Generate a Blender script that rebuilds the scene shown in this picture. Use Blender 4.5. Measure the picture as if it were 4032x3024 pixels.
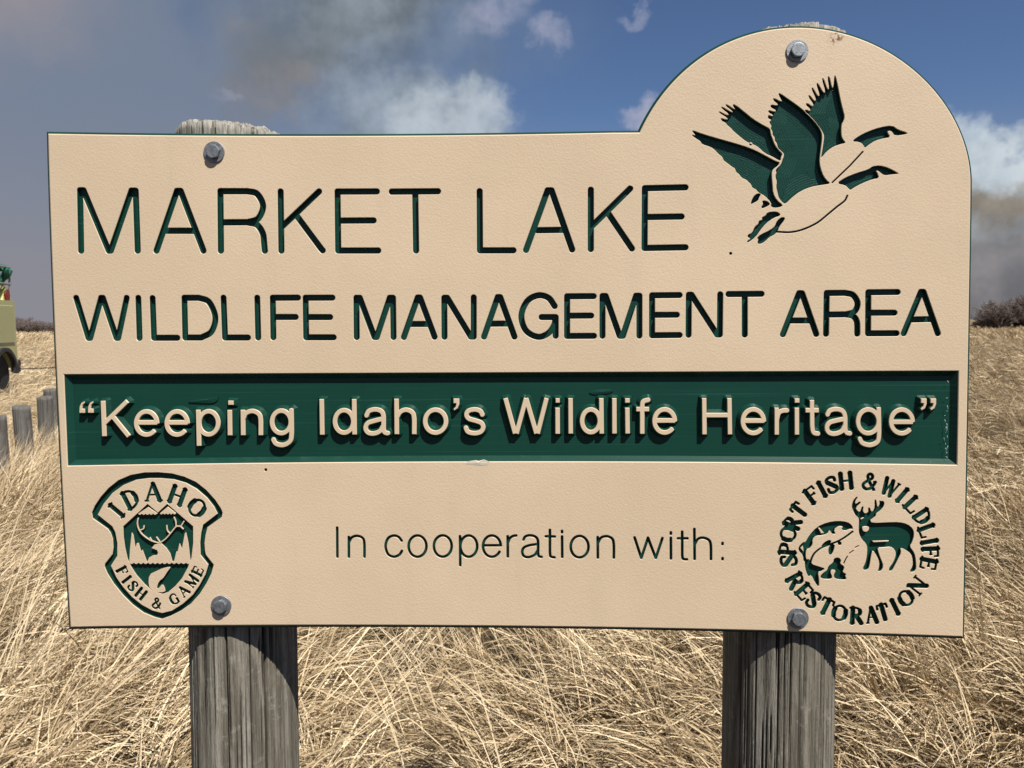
import bpy, math, random
import numpy as np
from mathutils import Vector, Matrix
from mathutils.geometry import delaunay_2d_cdt

random.seed(7)
rng = np.random.default_rng(7)
for o in list(bpy.data.objects):
    bpy.data.objects.remove(o)
scene = bpy.context.scene
col = scene.collection

# ------------------------------------------------------------------ camera
F, CX, CY = 3040.0, 2016.0, 1512.0           # focal length and centre in photo pixels
CAM = np.array([0.0, 0.0, 1.55])
PITCH, ROLL = math.atan((CY - 1268) / F), 0.0062
fw = np.array([0, math.cos(PITCH), -math.sin(PITCH)])
r0 = np.array([1.0, 0, 0]); u0 = np.cross(r0, fw)
rt = r0 * math.cos(ROLL) - u0 * math.sin(ROLL)
up = np.cross(rt, fw)
cam = bpy.data.cameras.new('camera')
cam.sensor_width = 36; cam.lens = F / 4032 * 36
cam.clip_start = 0.05; cam.clip_end = 5000
cam.dof.use_dof = True; cam.dof.focus_distance = 1.25; cam.dof.aperture_fstop = 13
camo = bpy.data.objects.new('camera', cam); col.objects.link(camo)
camo.matrix_world = Matrix(((rt[0], up[0], -fw[0], CAM[0]), (rt[1], up[1], -fw[1], CAM[1]),
                            (rt[2], up[2], -fw[2], CAM[2]), (0, 0, 0, 1)))
scene.camera = camo

# sign panel plane, in camera axes (x right, y down, z forward), measured from its corners
def cam2world(v):
    v = np.asarray(v, float)
    return v[0] * rt - v[1] * up + v[2] * fw
PN = cam2world((-0.03399, 0.05433, -0.99794))    # face normal, towards the viewer
PN /= np.linalg.norm(PN)
EX = cam2world((0.99942, -0.0006, -0.03407))
EX -= PN * (EX @ PN); EX /= np.linalg.norm(EX)
EY = np.cross(PN, EX)                             # up along the panel
if EY[2] < 0: EY = -EY
P0 = CAM + cam2world((-0.74754, -0.40509, 1.23641))
PX = 0.0004                                       # metres per photo pixel at the panel

def px(u, v, depth=0.0):
    """photo pixel -> point on the panel plane, `depth` pixels behind its face"""
    u = np.asarray(u, float); v = np.asarray(v, float)
    d = (u - CX)[..., None] / F * rt + (CY - v)[..., None] / F * up + fw
    t = ((P0 - CAM) @ PN) / (d @ PN)
    return CAM + d * t[..., None] - PN * (depth * PX)

def ray_px(u, v, depth):
    """point seen at photo pixel (u, v) on the plane `depth` pixels behind the panel face"""
    d = (u - CX) / F * rt + (CY - v) / F * up + fw
    t = ((P0 - PN * depth * PX - CAM) @ PN) / (d @ PN)
    return CAM + d * t

def ground_at(u, Y):
    """a point on the ground at distance Y along the photo column u"""
    d = (u - CX) / F * rt + (CY - 1280) / F * up + fw
    return np.array([d[0] / d[1] * Y, Y, 0.0])

# ------------------------------------------------------------------ light
EXPO = 0.50
EG = 2 ** EXPO
SUN = 0.72 * EX + 1.0 * PN + 1.75 * EY
SUN /= np.linalg.norm(SUN)
s_el = math.asin(SUN[2]); s_az = math.atan2(SUN[0], SUN[1])
sl = bpy.data.lights.new('sun', 'SUN'); sl.energy = 4.9; sl.angle = math.radians(0.53)
sl.color = (1.0, 0.95, 0.87)
so = bpy.data.objects.new('sun', sl); col.objects.link(so)
so.rotation_euler = Vector(SUN).to_track_quat('Z', 'Y').to_euler()
so.location = (3, -3, 8)

scene.view_settings.view_transform = 'Standard'
scene.view_settings.look = 'None'
scene.view_settings.exposure = EXPO
scene.view_settings.gamma = 1
scene.view_settings.use_curve_mapping = False

def lin(r, g, b):
    f = lambda c: (c / 255 / 12.92) if c <= 10 else ((c / 255 + 0.055) / 1.055) ** 2.4
    return (f(r), f(g), f(b))

class NT:
    """small node-tree helper"""
    def __init__(self, tree): self.t = tree
    def n(self, kind, **kw):
        nd = self.t.nodes.new(kind)
        for k, v in kw.items(): setattr(nd, k, v)
        return nd
    def put(self, sock, v):
        if isinstance(v, bpy.types.NodeSocket): self.t.links.new(v, sock)
        elif v is not None:
            if hasattr(sock.default_value, '__len__') and not hasattr(v, '__len__'): v = (v,) * len(sock.default_value)
            if hasattr(sock.default_value, '__len__') and len(sock.default_value) == 4 and len(v) == 3: v = (*v, 1)
            sock.default_value = v
    def m(self, op, a, b=None, c=None, clamp=False):
        nd = self.n('ShaderNodeMath', operation=op, use_clamp=clamp)
        for i, v in enumerate((a, b, c)):
            if v is not None: self.put(nd.inputs[i], v)
        return nd.outputs[0]
    def vm(self, op, a, b=None):
        nd = self.n('ShaderNodeVectorMath', operation=op)
        self.put(nd.inputs[0], a)
        if b is not None: self.put(nd.inputs[1], b)
        return nd.outputs[0]
    def mix(self, f, a, b, blend='MIX'):
        nd = self.n('ShaderNodeMix', data_type='RGBA', blend_type=blend)
        self.put(nd.inputs[0], f); self.put(nd.inputs[6], a); self.put(nd.inputs[7], b)
        return nd.outputs[2]
    def noise(self, vec, scale, detail=4, rough=0.55, dist=0.0, out=0):
        nd = self.n('ShaderNodeTexNoise')
        if vec is not None: self.t.links.new(vec, nd.inputs['Vector'])
        self.put(nd.inputs['Scale'], scale); nd.inputs['Detail'].default_value = detail
        nd.inputs['Roughness'].default_value = rough; nd.inputs['Distortion'].default_value = dist
        return nd.outputs[out]
    def ss(self, x, lo, hi, a=0.0, b=1.0, smooth=True):
        nd = self.n('ShaderNodeMapRange', interpolation_type='SMOOTHSTEP' if smooth else 'LINEAR')
        for i, v in enumerate((x, lo, hi, a, b)): self.put(nd.inputs[i], v)
        return nd.outputs[0]

# ------------------------------------------------------------------ sky with wildfire smoke
world = bpy.data.worlds.new('World'); scene.world = world; world.use_nodes = True
world.cycles.sampling_method = 'MANUAL'; world.cycles.sample_map_resolution = 512
scene.cycles.max_bounces = 5; scene.cycles.diffuse_bounces = 3; scene.cycles.glossy_bounces = 2
wt = NT(world.node_tree); world.node_tree.nodes.clear()
SKY_S = 0.055
sky = wt.n('ShaderNodeTexSky', sky_type='NISHITA', sun_disc=False)
sky.sun_elevation = s_el; sky.sun_rotation = s_az
sky.air_density = 1.0; sky.dust_density = 0.3; sky.ozone_density = 3.0; sky.altitude = 1400
tc = wt.n('ShaderNodeTexCoord').outputs['Generated']
sx = wt.n('ShaderNodeSeparateXYZ'); wt.put(sx.inputs[0], tc)
az = wt.m('ARCTAN2', sx.outputs[0], sx.outputs[1])
el = wt.m('ARCSINE', sx.outputs[2])
# billowing: warp the angles with noise
w1 = wt.vm('SUBTRACT', wt.noise(tc, 5.0, 5, 0.6, out=1), (0.5, 0.5, 0.5))
sw = wt.n('ShaderNodeSeparateXYZ'); wt.put(sw.inputs[0], w1)
azw = wt.m('MULTIPLY_ADD', sw.outputs[0], 0.26, az)
elw = wt.m('MULTIPLY_ADD', sw.outputs[1], 0.26, el)
w2 = wt.vm('SUBTRACT', wt.noise(tc, 17.0, 4, 0.6, out=1), (0.5, 0.5, 0.5))
sw2 = wt.n('ShaderNodeSeparateXYZ'); wt.put(sw2.inputs[0], w2)
azf = wt.m('MULTIPLY_ADD', sw2.outputs[0], 0.10, az)
elf = wt.m('MULTIPLY_ADD', sw2.outputs[1], 0.10, el)
def ang(u, v): return math.atan((u - CX) / F), math.atan((1268 - v) / F)
def blob(u, v, ru, rv, lo=0.0, hi=1.0, fine=False):
    a0, e0 = ang(u, v)
    A, E = (azf, elf) if fine else (azw, elw)
    da = wt.m('DIVIDE', wt.m('SUBTRACT', A, a0), ru / F)
    de = wt.m('DIVIDE', wt.m('SUBTRACT', E, e0), rv / F)
    d = wt.m('SQRT', wt.m('ADD', wt.m('MULTIPLY', da, da), wt.m('MULTIPLY', de, de)))
    return wt.ss(d, hi, lo)
def sc(r, g, b): return tuple(c / EG / SKY_S for c in lin(r, g, b))
color = wt.n('ShaderNodeMix', data_type='RGBA', blend_type='MULTIPLY')
wt.put(color.inputs[0], 1.0); wt.put(color.inputs[6], sky.outputs[0]); wt.put(color.inputs[7], (0.88, 0.94, 1.06, 1))
c = color.outputs[2]
texn = wt.m('ADD', sw.outputs[2], 0.5)
tex2 = wt.m('ADD', sw2.outputs[2], 0.5)
def layer(c, mask, colr, k=1.0):
    return wt.mix(wt.m('MULTIPLY', mask, k, clamp=True), c, sc(*colr))
# thin veil thickening to the left, as the wind carries the smoke that way
veil = wt.ss(azw, 0.10, -0.42)
c = layer(c, veil, (120, 131, 149), 0.92)
back = wt.ss(wt.m('ABSOLUTE', az), 1.1, 1.9)       # smoke thins out overhead and to the south
c = layer(c, wt.m('MULTIPLY', blob(0, 120, 420, 420), texn), (160, 150, 152), 1.25)
c = layer(c, wt.ss(wt.m('MULTIPLY_ADD', sw.outputs[2], 0.12, el), 0.27, 0.02), (140, 139, 147), 0.95)
# main column
st_ = wt.m('MULTIPLY_ADD', texn, 0.55, wt.m('MULTIPLY', tex2, 0.45))
def layer2(c, mask, dark, lit, lo, hi, k=1.0):
    colr = wt.mix(wt.ss(st_, lo, hi), sc(*dark), sc(*lit))
    return wt.mix(wt.m('MULTIPLY', mask, k, clamp=True), c, colr)
c = layer(c, wt.m('MULTIPLY', blob(1950, 150, 620, 380), wt.ss(texn, .25, .65, .4, 1)), (112, 131, 158), 0.6)
c = layer(c, blob(830, 60, 250, 260), (88, 111, 148), 0.5)
c = layer2(c, blob(1440, 0, 660, 640, 0.2, 1.0), (101, 110, 117), (140, 151, 161), 0.40, 0.62, 0.96)
c = layer2(c, blob(1100, 385, 330, 170, 0.1, 1.0), (114, 119, 122), (146, 136, 129), 0.34, 0.62, 0.68)
c = layer2(c, blob(1250, 240, 210, 150), (103, 112, 118), (122, 131, 137), 0.4, 0.6, 0.8)
c = layer2(c, blob(1600, 470, 430, 240, 0.35, 1.0, fine=True), (124, 136, 148), (163, 175, 188), 0.38, 0.62, 0.88)
c = layer2(c, blob(1800, 510, 260, 190, 0.55, 1.0, fine=True), (143, 156, 170), (188, 198, 208), 0.38, 0.6, 0.9)
# small white puffs
for (u, v, ru, rv, k) in ((1950, 90, 170, 80, .6), (2165, 150, 85, 55, .62), (2490, 100, 58, 36, .45), (2490, 495, 80, 60, .8), (930, 425, 60, 30, .35), (2060, 20, 110, 50, .4)):
    c = layer(c, wt.m('MULTIPLY', blob(u, v, ru, rv, 0.2, 1.1, fine=True), wt.ss(tex2, 0.25, 0.6)), (170, 172, 192), k)
# second column on the right
c = layer2(c, blob(3770, 720, 130, 170, 0.5, 1.0, fine=True), (165, 182, 198), (200, 211, 219), .4, .6, 0.9)
c = layer2(c, blob(3950, 930, 560, 290, 0.68, 0.93, fine=True), (172, 186, 197), (208, 217, 223), .4, .6, 0.97)
c = layer2(c, blob(3960, 895, 420, 120, 0.25, 1.0, fine=True), (122, 113, 99), (150, 141, 128), .4, .6, 0.92)
c = layer2(c, blob(4150, 1260, 760, 380, 0.66, 1.0, fine=True), (108, 108, 112), (140, 136, 137), .38, .62, 0.96)
bg = wt.n('ShaderNodeBackground'); wt.put(bg.inputs[0], c); bg.inputs[1].default_value = SKY_S
wo = wt.n('ShaderNodeOutputWorld'); world.node_tree.links.new(bg.outputs[0], wo.inputs[0])

# ------------------------------------------------------------------ materials
def material(name):
    m = bpy.data.materials.new(name); m.use_nodes = True
    t = NT(m.node_tree); b = m.node_tree.nodes['Principled BSDF']
    return m, t, b
def objco(t): return t.n('ShaderNodeTexCoord').outputs['Object']
def bump(t, b, h, strength, dist):
    n = t.n('ShaderNodeBump'); n.inputs['Strength'].default_value = strength; n.inputs['Distance'].default_value = dist
    t.put(n.inputs['Height'], h); t.put(b.inputs['Normal'], n.outputs[0])

SIGN_O = np.array([*(px(np.array(2016.), np.array(2480.), 240)[:2]), 0.0])      # foot of the sign
STAIN = px(np.array(3292.), np.array(150.)) - SIGN_O
def make_tan(grain):
    m, t, b = material('tan_plastic' if grain else 'tan_cut_edge')
    co = objco(t)
    n1 = t.noise(co, 3.5, 5, 0.6)
    base = t.mix(t.ss(n1, 0.35, 0.7), (0.580, 0.452, 0.314), (0.628, 0.492, 0.346))
    spot = t.ss(t.noise(co, 90, 3, 0.6), 0.70, 0.78)
    base = t.mix(t.m('MULTIPLY', spot, 0.25), base, (0.42, 0.31, 0.2))
    mpw = t.n('ShaderNodeMapping'); t.put(mpw.inputs[0], co); mpw.inputs['Scale'].default_value = (26, 26, 2.6)
    base = t.mix(t.ss(t.noise(mpw.outputs[0], 1.0, 5, 0.65), 0.5, 0.78, 0, 0.16), base, (0.46, 0.37, 0.27))      # faint rain streaks
    vd = t.n('ShaderNodeVectorMath', operation='DISTANCE'); t.put(vd.inputs[0], co); vd.inputs[1].default_value = tuple(STAIN)
    base = t.mix(t.m('MULTIPLY', t.ss(vd.outputs['Value'], .016, .004), t.ss(t.noise(co, 240, 4, .6), .52, .6)), base, (0.16, 0.09, 0.04))
    t.put(b.inputs['Base Color'], base)
    b.inputs['Roughness'].default_value = 0.42; b.inputs['Specular IOR Level'].default_value = 0.4
    if grain:
        g1 = t.noise(co, 330, 3, 0.55, 0.4); g2 = t.noise(co, 700, 2, 0.5)
        bump(t, b, t.m('ADD', t.ss(g1, 0.3, 0.75), t.m('MULTIPLY', g2, 0.5)), 0.24, 0.0006)
    return m
TAN = make_tan(True)
TANE = make_tan(False)
def make_green():
    m, t, b = material('green_plastic')
    co = objco(t)
    n1 = t.noise(co, 14, 4, 0.6)
    sc_ = t.n('ShaderNodeMapping'); t.put(sc_.inputs[0], co); sc_.inputs['Scale'].default_value = (2, 2, 330)
    ln = t.noise(sc_.outputs[0], 1.0, 3, 0.6)
    base = t.mix(n1, (0.0050, 0.038, 0.0265), (0.0072, 0.049, 0.035))
    base = t.mix(t.ss(ln, 0.58, 0.72, 0, 0.5), base, (0.02, 0.085, 0.068))
    t.put(b.inputs['Base Color'], base)
    b.inputs['Roughness'].default_value = 0.33; b.inputs['Specular IOR Level'].default_value = 0.25
    bump(t, b, ln, 0.35, 0.0006)
    return m
GREEN = make_green()

def wood_mat(name, lo, mid, hi, zs=4.0):
    m, t, b = material(name)
    co = objco(t)
    mp = t.n('ShaderNodeMapping'); t.put(mp.inputs[0], co); mp.inputs['Scale'].default_value = (150, 150, zs)
    g = t.noise(mp.outputs[0], 1.0, 5, 0.65, 0.4)
    mp2 = t.n('ShaderNodeMapping'); t.put(mp2.inputs[0], co); mp2.inputs['Scale'].default_value = (38, 38, 2.2)
    g2 = t.noise(mp2.outputs[0], 1.0, 4, 0.6)
    big = t.noise(co, 9, 4, 0.6)
    mp3 = t.n('ShaderNodeMapping'); t.put(mp3.inputs[0], co); mp3.inputs['Scale'].default_value = (260, 260, 22)
    g3 = t.noise(mp3.outputs[0], 1.0, 4, 0.7)
    blot = t.noise(co, 26, 5, 0.7, 1.2)
    base = t.mix(t.ss(g, 0.3, 0.72), lo, mid)
    base = t.mix(t.ss(g2, 0.48, 0.72, 0, 0.7), base, hi)
    base = t.mix(t.ss(g3, 0.52, 0.68, 0, .6), base, lo)
    base = t.mix(t.ss(blot, 0.56, 0.70, 0, .5), base, hi)
    base = t.mix(t.ss(big, 0.55, 0.75, 0, 0.5), base, (0.10, 0.072, 0.045))
    at = t.n('ShaderNodeAttribute', attribute_name='crack').outputs['Fac']
    pl = t.n('ShaderNodeAttribute', attribute_name='weathered').outputs['Fac']
    base = t.mix(t.m('MULTIPLY', pl, t.ss(g, .25, .6)), base, (0.40, 0.385, 0.345))
    base = t.mix(at, base, (0.012, 0.010, 0.008))
    t.put(b.inputs['Base Color'], base); b.inputs['Roughness'].default_value = 0.85
    b.inputs['Specular IOR Level'].default_value = 0.2
    bump(t, b, t.m('ADD', t.m('ADD', g, g3), t.m('MULTIPLY', g2, 0.6)), 1.0, 0.003)
    return m
WOOD = wood_mat('weathered_post_wood', (0.090, 0.080, 0.062), (0.255, 0.232, 0.186), (0.36, 0.34, 0.29))
WOODG = wood_mat('grey_bollard_wood', (0.085, 0.08, 0.072), (0.16, 0.152, 0.14), (0.2, 0.19, 0.175))

def steel():
    m, t, b = material('galvanised_steel')
    co = objco(t)
    n1 = t.noise(co, 160, 5, 0.65)
    t.put(b.inputs['Base Color'], t.mix(n1, (0.13, 0.14, 0.155), (0.34, 0.36, 0.38)))
    t.put(b.inputs['Roughness'], t.ss(n1, 0.3, 0.7, 0.42, 0.62))
    b.inputs['Metallic'].default_value = 0.75
    bump(t, b, t.noise(co, 330, 4, 0.6), 0.5, 0.0008)
    return m
STEEL = steel()
def plain(name, colr, rough=0.6, metal=0.0, vary=0.25, scale=6.0, spec=0.4):
    m, t, b = material(name)
    n1 = t.noise(objco(t), scale, 5, 0.6)
    t.put(b.inputs['Base Color'], t.mix(n1, tuple(x * (1 - vary) for x in colr), tuple(min(1, x * (1 + vary)) for x in colr)))
    b.inputs['Roughness'].default_value = rough; b.inputs['Metallic'].default_value = metal
    b.inputs['Specular IOR Level'].default_value = spec
    return m

# ------------------------------------------------------------------ object helpers
def link_mesh(name, verts, faces, mats, parent=None, origin=(0, 0, 0), mi=None, smooth=False, tris=None):
    me = bpy.data.meshes.new(name)
    v = np.asarray(verts, float).reshape(-1, 3) - np.asarray(origin, float)
    me.from_pydata(v.tolist(), [], faces)
    for m in (mats if isinstance(mats, (list, tuple)) else [mats]): me.materials.append(m)
    if mi is not None: me.polygons.foreach_set('material_index', np.asarray(mi, np.int32))
    if smooth: me.polygons.foreach_set('use_smooth', np.ones(len(me.polygons), bool))
    me.update()
    o = bpy.data.objects.new(name, me); col.objects.link(o)
    if parent is not None: o.parent = parent
    return o
def empty(name, loc, rz=0.0):
    o = bpy.data.objects.new(name, None); col.objects.link(o)
    o.location = loc; o.rotation_euler = (0, 0, rz); o.empty_display_size = 0.1
    return o
def tag(o, label=None, cat=None, group=None, kind=None):
    for k, v in (('label', label), ('category', cat), ('group', group), ('kind', kind)):
        if v: o[k] = v
    return o

class MB:
    """collects simple shapes into one mesh"""
    def __init__(s): s.v = []; s.f = []; s.mi = []
    def add(s, v, f, mi=0):
        k = len(s.v); s.v += [tuple(p) for p in v]; s.f += [tuple(i + k for i in q) for q in f]; s.mi += [mi] * len(f)
        return s
    def box(s, x0, x1, y0, y1, z0, z1, bev=0.0, mi=0):
        b = min(bev, (x1 - x0) / 2.01, (y1 - y0) / 2.01, (z1 - z0) / 2.01)
        if b <= 0:
            v = [(x, y, z) for z in (z0, z1) for x, y in ((x0, y0), (x1, y0), (x1, y1), (x0, y1))]
            return s.add(v, [(3, 2, 1, 0), (4, 5, 6, 7), (0, 1, 5, 4), (1, 2, 6, 5), (2, 3, 7, 6), (3, 0, 4, 7)], mi)
        def ring(i, z):
            return [(x0 + i, y0 + b, z), (x0 + b, y0 + i, z), (x1 - b, y0 + i, z), (x1 - i, y0 + b, z),
                    (x1 - i, y1 - b, z), (x1 - b, y1 - i, z), (x0 + b, y1 - i, z), (x0 + i, y1 - b, z)]
        v = ring(b, z0) + ring(0, z0 + b) + ring(0, z1 - b) + ring(b, z1)
        f = [tuple(range(7, -1, -1)), tuple(range(24, 32))]
        for r in range(3):
            for i in range(8):
                j = (i + 1) % 8; f.append((r * 8 + i, r * 8 + j, r * 8 + 8 + j, r * 8 + 8 + i))
        return s.add(v, f, mi)
    def prism(s, prof, y0, y1, mi=0):
        """profile [(x,z)] (counter-clockwise seen from -y) pushed from y0 to y1"""
        n = len(prof)
        v = [(x, y0, z) for x, z in prof] + [(x, y1, z) for x, z in prof]
        f = [tuple(range(n)), tuple(range(2 * n - 1, n - 1, -1))]
        f += [(i, i + n, (i + 1) % n + n, (i + 1) % n) for i in range(n)]
        return s.add(v, f, mi)
    def tube(s, pts, rad, n=8, mi=0, cap=True):
        pts = [Vector(p) for p in pts]; rings = []
        if not hasattr(rad, '__len__'): rad = [rad] * len(pts)
        base = len(s.v); ref = Vector((0.31, 0.2, 0.93)); V = []
        for i, p in enumerate(pts):
            d = (pts[min(i + 1, len(pts) - 1)] - pts[max(i - 1, 0)]).normalized()
            a = d.cross(ref)
            if a.length < 1e-3: a = d.cross(Vector((1, 0, 0)))
            a.normalize(); b = d.cross(a)
            V += [p + (a * math.cos(2 * math.pi * k / n) + b * math.sin(2 * math.pi * k / n)) * rad[i] for k in range(n)]
        f = [(i * n + k, i * n + (k + 1) % n, i * n + n + (k + 1) % n, i * n + n + k) for i in range(len(pts) - 1) for k in range(n)]
        if cap: f += [tuple(range(n - 1, -1, -1)), tuple(range((len(pts) - 1) * n, len(pts) * n))]
        return s.add(V, f, mi)
    def lathe(s, prof, n=24, c=(0, 0, 0), ax=2, mi=0):
        """profile [(r,h)] about axis ax through c"""
        V = []
        for r, h in prof:
            for k in range(n):
                a = 2 * math.pi * k / n; p = [r * math.cos(a), r * math.sin(a)]; p.insert(ax, h)
                V.append((p[0] + c[0], p[1] + c[1], p[2] + c[2]))
        f = [(i * n + k, i * n + (k + 1) % n, i * n + n + (k + 1) % n, i * n + n + k) for i in range(len(prof) - 1) for k in range(n)]
        f += [tuple(range(n - 1, -1, -1)), tuple(range((len(prof) - 1) * n, len(prof) * n))]
        return s.add(V, f, mi)
    def build(s, name, mats, parent=None, origin=(0, 0, 0), smooth=False):
        return link_mesh(name, s.v, s.f, mats, parent, origin, s.mi, smooth)

# ------------------------------------------------------------------ signed-distance outlines (photo pixels)
MARG = 30.0
class Field:
    """signed distance field over a window of the panel, negative inside a shape"""
    def __init__(s, x0, y0, x1, y1, h=1.5):
        s.h = h; s.x = np.arange(x0, x1 + h, h); s.y = np.arange(y0, y1 + h, h)
        s.d = np.full((len(s.y), len(s.x)), MARG)
    def win(s, pts, r):
        p = np.asarray(pts, float)
        i0 = max(0, int((p[:, 0].min() - r - MARG - s.x[0]) / s.h)); i1 = min(len(s.x), int((p[:, 0].max() + r + MARG - s.x[0]) / s.h) + 2)
        j0 = max(0, int((p[:, 1].min() - r - MARG - s.y[0]) / s.h)); j1 = min(len(s.y), int((p[:, 1].max() + r + MARG - s.y[0]) / s.h) + 2)
        X, Y = np.meshgrid(s.x[i0:i1], s.y[j0:j1])
        return (slice(j0, j1), slice(i0, i1)), X, Y
    def comb(s, w, d, sub):
        if sub: s.d[w] = np.maximum(s.d[w], -d)
        else: s.d[w] = np.minimum(s.d[w], d)
    def stroke(s, pts, r, flat=False, sub=False):
        pts = [tuple(p) for p in pts]
        if len(pts) == 1: pts = pts * 2
        w, X, Y = s.win(pts, r); best = np.full(X.shape, 1e9)
        n = len(pts) - 1
        for i in range(n):
            (ax, ay), (bx, by) = pts[i], pts[i + 1]
            L = math.hypot(bx - ax, by - ay)
            if L < 1e-6: d = np.hypot(X - ax, Y - ay) - r
            else:
                ux, uy = (bx - ax) / L, (by - ay) / L
                t = (X - ax) * ux + (Y - ay) * uy; q = np.abs(-(X - ax) * uy + (Y - ay) * ux)
                lo = -t if (flat and i == 0) else None
                hi = t - L if (flat and i == n - 1) else None
                tc_ = np.clip(t, 0, L)
                d = np.hypot(t - tc_, q) - r
                if lo is not None or hi is not None:
                    e = np.full(X.shape, -1e9)
                    if lo is not None: e = np.maximum(e, lo)
                    if hi is not None: e = np.maximum(e, hi)
                    inside = np.maximum(q - r, e)
                    out = np.hypot(np.maximum(q - r, 0), np.maximum(e, 0))
                    bx_ = np.where((q > r) & (e > 0), out, inside)
                    # only replace the rounded end that is flat
                    use = np.zeros(X.shape, bool)
                    if lo is not None: use |= t < L / 2
                    if hi is not None: use |= t > L / 2
                    d = np.where(use, bx_, d)
            best = np.minimum(best, d)
        s.comb(w, best, sub)
    def poly(s, pts, sub=False, grow=0.0):
        p = np.asarray(pts, float); w, X, Y = s.win(p, abs(grow))
        D = np.full(X.shape, 1e18); ins = np.zeros(X.shape, bool)
        for i in range(len(p)):
            a = p[i]; b = p[(i + 1) % len(p)]; e = b - a; L2 = e @ e
            if L2 < 1e-9: continue
            t = np.clip(((X - a[0]) * e[0] + (Y - a[1]) * e[1]) / L2, 0, 1)
            D = np.minimum(D, (X - a[0] - t * e[0]) ** 2 + (Y - a[1] - t * e[1]) ** 2)
            if a[1] != b[1]:
                ins ^= ((a[1] > Y) != (b[1] > Y)) & (X < (b[0] - a[0]) * (Y - a[1]) / (b[1] - a[1]) + a[0])
        d = np.sqrt(D); d[ins] *= -1
        s.comb(w, d - grow, sub)
    def loops(s, tol=0.22):
        D = s.d.copy()
        D[0, :] = D[-1, :] = MARG; D[:, 0] = D[:, -1] = MARG
        D[D == 0] = 1e-6
        S = D < 0; W = D.shape[1]
        code = (S[:-1, :-1] * 1 + S[:-1, 1:] * 2 + S[1:, 1:] * 4 + S[1:, :-1] * 8)
        jj, ii = np.nonzero((code > 0) & (code < 15))
        nxt = {}
        TOP, RIG, BOT, LEF = 0, 1, 2, 3
        table = {1: [(LEF, TOP)], 2: [(TOP, RIG)], 3: [(LEF, RIG)], 4: [(RIG, BOT)], 5: [(LEF, TOP), (RIG, BOT)], 6: [(TOP, BOT)], 7: [(LEF, BOT)],
                 8: [(BOT, LEF)], 9: [(BOT, TOP)], 10: [(TOP, RIG), (BOT, LEF)], 11: [(BOT, RIG)], 12: [(RIG, LEF)], 13: [(RIG, TOP)], 14: [(TOP, LEF)]}
        def eid(j, i, e):
            if e == TOP: return 2 * (j * W + i)
            if e == BOT: return 2 * ((j + 1) * W + i)
            if e == LEF: return 2 * (j * W + i) + 1
            return 2 * (j * W + i + 1) + 1
        for j, i in zip(jj.tolist(), ii.tolist()):
            for a, b in table[int(code[j, i])]: nxt[eid(j, i, a)] = eid(j, i, b)
        def pt(e):
            k = e // 2; j, i = divmod(k, W)
            if e % 2 == 0:
                a, b = D[j, i], D[j, i + 1]; t = a / (a - b); return (s.x[i] + t * s.h, s.y[j])
            a, b = D[j, i], D[j + 1, i]; t = a / (a - b); return (s.x[i], s.y[j] + t * s.h)
        out = []
        while nxt:
            st, cur = nxt.popitem(); L = [st]
            while cur != st and cur in nxt:
                L.append(cur); cur = nxt.pop(cur)
            if len(L) > 5:
                P = simplify(np.array([pt(e) for e in L]), tol)
                if len(P) >= 4 and abs(area(P)) > 12: out.append(P)
        return out
    def grad(s, P):
        gy, gx = np.gradient(s.d, s.h)
        fi = np.clip((P[:, 0] - s.x[0]) / s.h, 0, len(s.x) - 1.001); fj = np.clip((P[:, 1] - s.y[0]) / s.h, 0, len(s.y) - 1.001)
        i = fi.astype(int); j = fj.astype(int); a = fi - i; b = fj - j
        g = lambda G: G[j, i] * (1 - a) * (1 - b) + G[j, i + 1] * a * (1 - b) + G[j + 1, i] * (1 - a) * b + G[j + 1, i + 1] * a * b
        N = np.stack([g(gx), g(gy)], 1)
        return N / np.maximum(np.linalg.norm(N, axis=1, keepdims=True), 0.3)
def area(P):
    x, y = P[:, 0], P[:, 1]; return 0.5 * float(np.sum(x * np.roll(y, -1) - np.roll(x, -1) * y))
def simplify(P, tol):
    """closed-loop Douglas-Peucker"""
    n = len(P)
    k = int(np.argmax(np.sum((P - P[0]) ** 2, 1)))
    keep = np.zeros(n + 1, bool); Q = np.vstack([P, P[:1]]); keep[[0, k, n]] = True
    st = [(0, k), (k, n)]
    while st:
        a, b = st.pop()
        if b - a < 2: continue
        e = Q[b] - Q[a]; L = math.hypot(*e); R = Q[a + 1:b] - Q[a]
        d = np.abs(R[:, 0] * e[1] - R[:, 1] * e[0]) / L if L > 1e-9 else np.hypot(R[:, 0], R[:, 1])
        m = int(np.argmax(d))
        if d[m] > tol: keep[a + 1 + m] = True; st += [(a, a + 1 + m), (a + 1 + m, b)]
    return P[keep[:n]]
def inside(pt, P):
    x, y = pt; r = False; n = len(P)
    for i in range(n):
        (x0, y0), (x1, y1) = P[i], P[(i + 1) % n]
        if (y0 > y) != (y1 > y) and x < (x1 - x0) * (y - y0) / (y1 - y0) + x0: r = not r
    return r
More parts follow.
